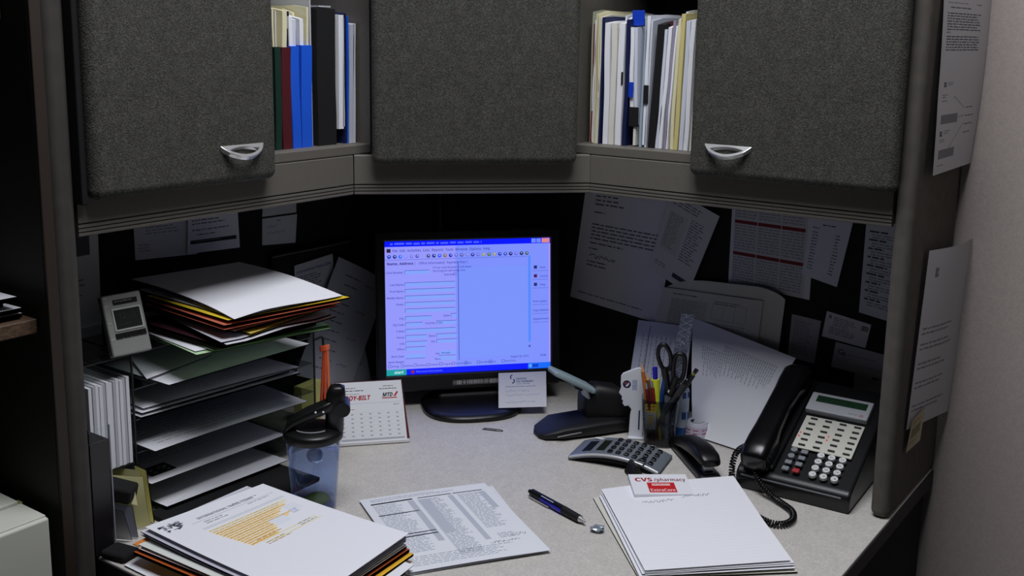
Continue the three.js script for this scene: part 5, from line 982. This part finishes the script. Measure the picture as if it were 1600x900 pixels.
{ // clock
  const t = thing('desk_clock', 'silver digital desk clock tilted on the organizer corner', 'clock', [0.205, 1.0025, 0.9785], 1.45);
  const R = -0.34, silver = std(0x9c9d98, 0.45, { metalness: 0.25 });
  const p = (x, y, z) => { const v = V(x, y, z).applyAxisAngle(V(1, 0, 0), R); return [v.x, v.y + 0.001, v.z]; };
  mesh('case', rbox(0.062, 0.092, 0.014, 0.003), silver, t, p(0, 0.046, 0.004), [R, 0, 0]);
  mesh('stand', rbox(0.052, 0.006, 0.038, 0.002), std(0x3a3b3a, 0.6), t, [0, 0.0035, -0.026]);
  mesh('back', rbox(0.05, 0.076, 0.01, 0.003), std(0x2a2b2a, 0.6), t, p(0, 0.045, -0.006), [R, 0, 0]);
  const tx = canvasTex(160, 24, (x) => words(x, 10, 6, 130, 13, 1, { color: '#8a8b86', ragged: 0 }), '#161716');
  mesh('name_strip', box(0.038, 0.0075, 0.001), [M.plastic, M.plastic, M.plastic, M.plastic, paperOf(tx), M.plastic], t, p(0.004, 0.0795, 0.0113), [R, 0, 0]);
  const fr = roundRect(0.046, 0.034, 0.002), ho = new THREE.Path(); ho.moveTo(-0.0205, -0.0145); ho.lineTo(-0.0205, 0.0145); ho.lineTo(0.0205, 0.0145); ho.lineTo(0.0205, -0.0145); fr.holes.push(ho);
  mesh('display_frame', extrude(fr, 0.0015), std(0xc8c9c4, 0.35, { metalness: 0.3 }), t, p(0.003, 0.0535, 0.0108), [R, 0, 0]);
  const lcd = canvasTex(200, 140, (x) => { text(x, '12:0', 30, 66, 56, { color: '#2c312c', font: 'monospace' }); words(x, 30, 100, 130, 18, 1, { color: '#2c312c' }); }, '#1a1d1a');
  mesh('display', new THREE.PlaneGeometry(0.041, 0.029), paperOf(lcd), t, p(0.003, 0.0535, 0.0112), [R, 0, 0]);
  for (let k = 0; k < 4; k++) mesh('button', rbox(0.0114, 0.0085, 0.003, 0.001), M.plastic, t, p(-0.0155 + k * 0.0122, 0.0295, 0.0115), [R, 0, 0]);
  for (const y of [0.088, 0.076, 0.05, 0.026]) mesh('side_mark', rbox(0.007, 0.0008, 0.001, 0.0003), std(0xdadbd6, 0.4), t, p(-0.0265, y, 0.0112), [R, 0, 0]);
}
{ // hook and orange strips on the right side panel
  const t = thing('black_hook', 'small black hook on the right side of the organizer', 'hook', [0.197, 0.926, 0.59]);
  mesh('hook', tube([[0, 0.012, 0.006], [0.002, 0.014, -0.006], [0.002, 0.011, -0.012], [0.002, -0.004, -0.013]], 0.0022, 24, 8), M.black, t);
  for (let k = 0; k < 3; k++) {
    const g = thing('orange_strip', ['leftmost of the three hanging orange plastic strips', 'middle one of the three hanging orange plastic strips', 'rightmost of the three hanging orange plastic strips'][k], 'strip', [0.2 + k * 0.0014, 0.815, 0.586 - k * 0.0088], Math.PI / 2);
    const orange = std([0xb8421c, 0xd6562a, 0xe8794c][k], 0.55);
    mesh('strip', extrude(poly([[-0.0032, 0], [0.0022, 0], [0.0026, 0.1], [-0.0022, 0.1]]), 0.0018, 0.0003), orange, g, [0, 0, 0], [0, 0, [-0.085, -0.02, 0.03][k]]);
    mesh('tooth_bar', rbox(0.0095, 0.01, 0.0035, 0.0008), orange, g, [[0.004, 0.0005, -0.003][k], 0.104, 0.001]);
  }
}
tag(mesh('note_pad', rbox(0.02, 0.075, 0.06, 0.001), std(0xd6d27c, 0.85), scene, [0.098, 0.779, 0.522], [0, 0.12, 0]), 'yellow sticky note pad standing right of the organizer', 'note pad');

// ---------------------------------------------------------------- things between the organizer and the left end panel
{
  const g = 'white cards packed upright in the organizer pocket';
  for (let k = 0; k < 12; k++) tag(mesh('white_card', slabGeo(0.0052, 0.137 - 0.0015 * (k % 3), 0.16, 0.0, 0, 0.0008, 0.0001), k % 3 === 1 ? M.paperGrey : M.paper, scene, [0.198 - 0.0015 * (k % 2), 0.8312, 0.981 + k * 0.0056], [0, Math.PI / 2, 0]), 'white card packed upright with others in the organizer side pocket', 'card', g);
  const t = thing('yellow_folder', 'pale yellow open folder standing below the upright white cards', 'folder', [0.2, 0.7412, 1.005]);
  const ye = std(0xeae6a8, 0.85);
  sheet('front_leaf', [[-0.02, 0.085, 0.03], [0.045, 0.084, -0.01], [0.05, 0.002, -0.018], [-0.01, 0.002, 0.028]], ye, { parent: t, t: 0.0008, bend: (u, v) => 0.004 * Math.sin(3 * v) });
  sheet('back_leaf', [[-0.08, 0.083, 0.02], [0.02, 0.083, -0.024], [0.02, 0.002, -0.026], [-0.08, 0.002, 0.02]], ye, { parent: t, t: 0.0008 });
  sheet('flap', [[0.0, 0.08, 0.026], [0.044, 0.07, 0.004], [0.05, 0.045, 0.004], [0.012, 0.056, 0.03]], std(0xf0ecb4, 0.85), { parent: t, t: 0.0008, bend: (u, v) => 0.004 * Math.sin(3 * u) });
  tag(sheet('yellow_card', [[0.205, 0.828, 0.981], [0.226, 0.824, 0.976], [0.238, 0.7425, 0.975], [0.212, 0.7425, 0.981]], std(0xece48a, 0.85), { t: 0.002 }), 'narrow yellow card standing at the front left organizer post', 'card');
  tag(sheet('grey_leaflet', [[0.19, 0.795, 1.055], [0.258, 0.792, 1.024], [0.262, 0.7425, 1.02], [0.2, 0.7425, 1.052]], std(0x8a8c98, 0.85), { t: 0.0012 }), 'grey leaflet standing between the dark file holder and yellow folder', 'leaflet');
  tag(sheet('white_leaflet', [[0.2, 0.8, 1.066], [0.268, 0.795, 1.046], [0.262, 0.7425, 1.03], [0.2, 0.7425, 1.062]], M.paperGrey, { t: 0.0008 }), 'white leaflet standing against the dark file holder', 'leaflet');
  tag(mesh('pouch', rbox(0.045, 0.012, 0.034, 0.005, 3), M.black, scene, [0.288, 0.7465, 1.067], [0, 0.2, 0]), 'soft black pouch at the left end of the desk', 'pouch');
  tag(mesh('portfolio', rbox(0.12, 0.006, 0.255, 0.0015), M.black, scene, [0.266, 0.7445, 0.838], [0, 0.03, 0]), 'flat black portfolio on the desk in front of the organizer', 'portfolio');
  tag(mesh('black_block', rbox(0.06, 0.022, 0.04, 0.004), M.black, scene, [0.222, 0.811, 1.028], [0, 0.6, -0.2]), 'small black object above the grey leaflet in the left corner', 'object');
  const h = thing('file_holder', 'dark smoked file holder standing against the left end panel', 'file holder', [0.182, 0.7412, 1.0765]);
  mesh('front', rbox(0.004, 0.168, 0.03, 0.001), std(0x19161a, 0.35), h, [0.082, 0.085, 0]);
  mesh('side', rbox(0.164, 0.168, 0.0025, 0.001), std(0x19161a, 0.35), h, [0, 0.085, 0.0155]);
  mesh('inner_side', rbox(0.164, 0.168, 0.0025, 0.001), std(0x19161a, 0.35), h, [0, 0.085, -0.0155]);
  mesh('clear_edge', rbox(0.0022, 0.19, 0.002, 0.0005), std(0x9a9aa4, 0.3), h, [0.0845, 0.096, -0.0165]);
  mesh('clear_front', new THREE.PlaneGeometry(0.03, 0.02).rotateY(Math.PI / 2), M.clear, h, [0.0835, 0.18, 0]);
}

// ---------------------------------------------------------------- bookcase at the far left
{
  const t = thing('bookcase', 'dark wooden bookcase left of the desk', 'bookcase', [0.14, 0, 1.5]);
  mesh('side', rbox(0.272, 1.95, 0.017, 0.002), M.darkWood, t, [0, 0.976, -0.3615]);
  mesh('side', rbox(0.272, 1.95, 0.017, 0.002), M.darkWood, t, [0, 0.976, 0.36]);
  mesh('edge_strip', rbox(0.004, 1.94, 0.016, 0.0015), std(0x2e241c, 0.6), t, [0.138, 0.975, -0.3615]);
  mesh('back', box(0.006, 1.94, 0.7), M.black, t, [-0.132, 0.975, 0]);
  mesh('top', rbox(0.272, 0.02, 0.7, 0.002), M.darkWood, t, [0, 1.94, 0]);
  for (const [y, d] of [[0.05, 0.25], [0.575, 0.25], [1.093, 0.245], [1.5, 0.21]]) mesh('shelf', rbox(d, 0.02, 0.702, 0.002), M.wood, t, [-0.13 + d / 2, y, 0]);
}
for (let k = 0; k < 4; k++) {
  const y = 1.1045 + k * 0.0085, s = [0.004, 0.0, 0.012, -0.004][k];
  tag(sheet('shelf_paper', [[0.04, y + 0.006, 1.166 + s + k * 0.005], [0.246 - s, y + 0.0065, 1.158 + s + k * 0.006], [0.243 - s, y + 0.0065, 1.38], [0.04, y + 0.006, 1.4]], k % 2 ? M.paperGrey : M.paper, { t: 0.006, nx: 3, ny: 3 }), ['lowest bundle of papers on the dark bookcase shelf', 'second bundle from the bottom on the dark bookcase shelf', 'third bundle from the bottom on the dark bookcase shelf', 'topmost bundle of papers on the dark bookcase shelf'][k], 'paper');
}
{
  const t = thing('printer', 'beige printer box with a seamed lid in the bookcase corner', 'printer', [0.145, 0.587, 1.365]);
  const beige = std(0xd0d2c4, 0.6);
  mesh('body', metric(rbox(0.27, 0.247, 0.4, 0.004, 3)), beige, t, [0.0, 0.1245, 0]);
  mesh('lid', rbox(0.2, 0.006, 0.392, 0.002), beige, t, [-0.034, 0.2505, 0]);
  mesh('front_strip', rbox(0.06, 0.0035, 0.396, 0.0015), beige, t, [0.1, 0.249, 0]);
  mesh('hinge_tab', rbox(0.012, 0.012, 0.01, 0.002), std(0x8d8d5a, 0.6), t, [0.058, 0.243, -0.199]);
}

renderer.render(scene, camera);
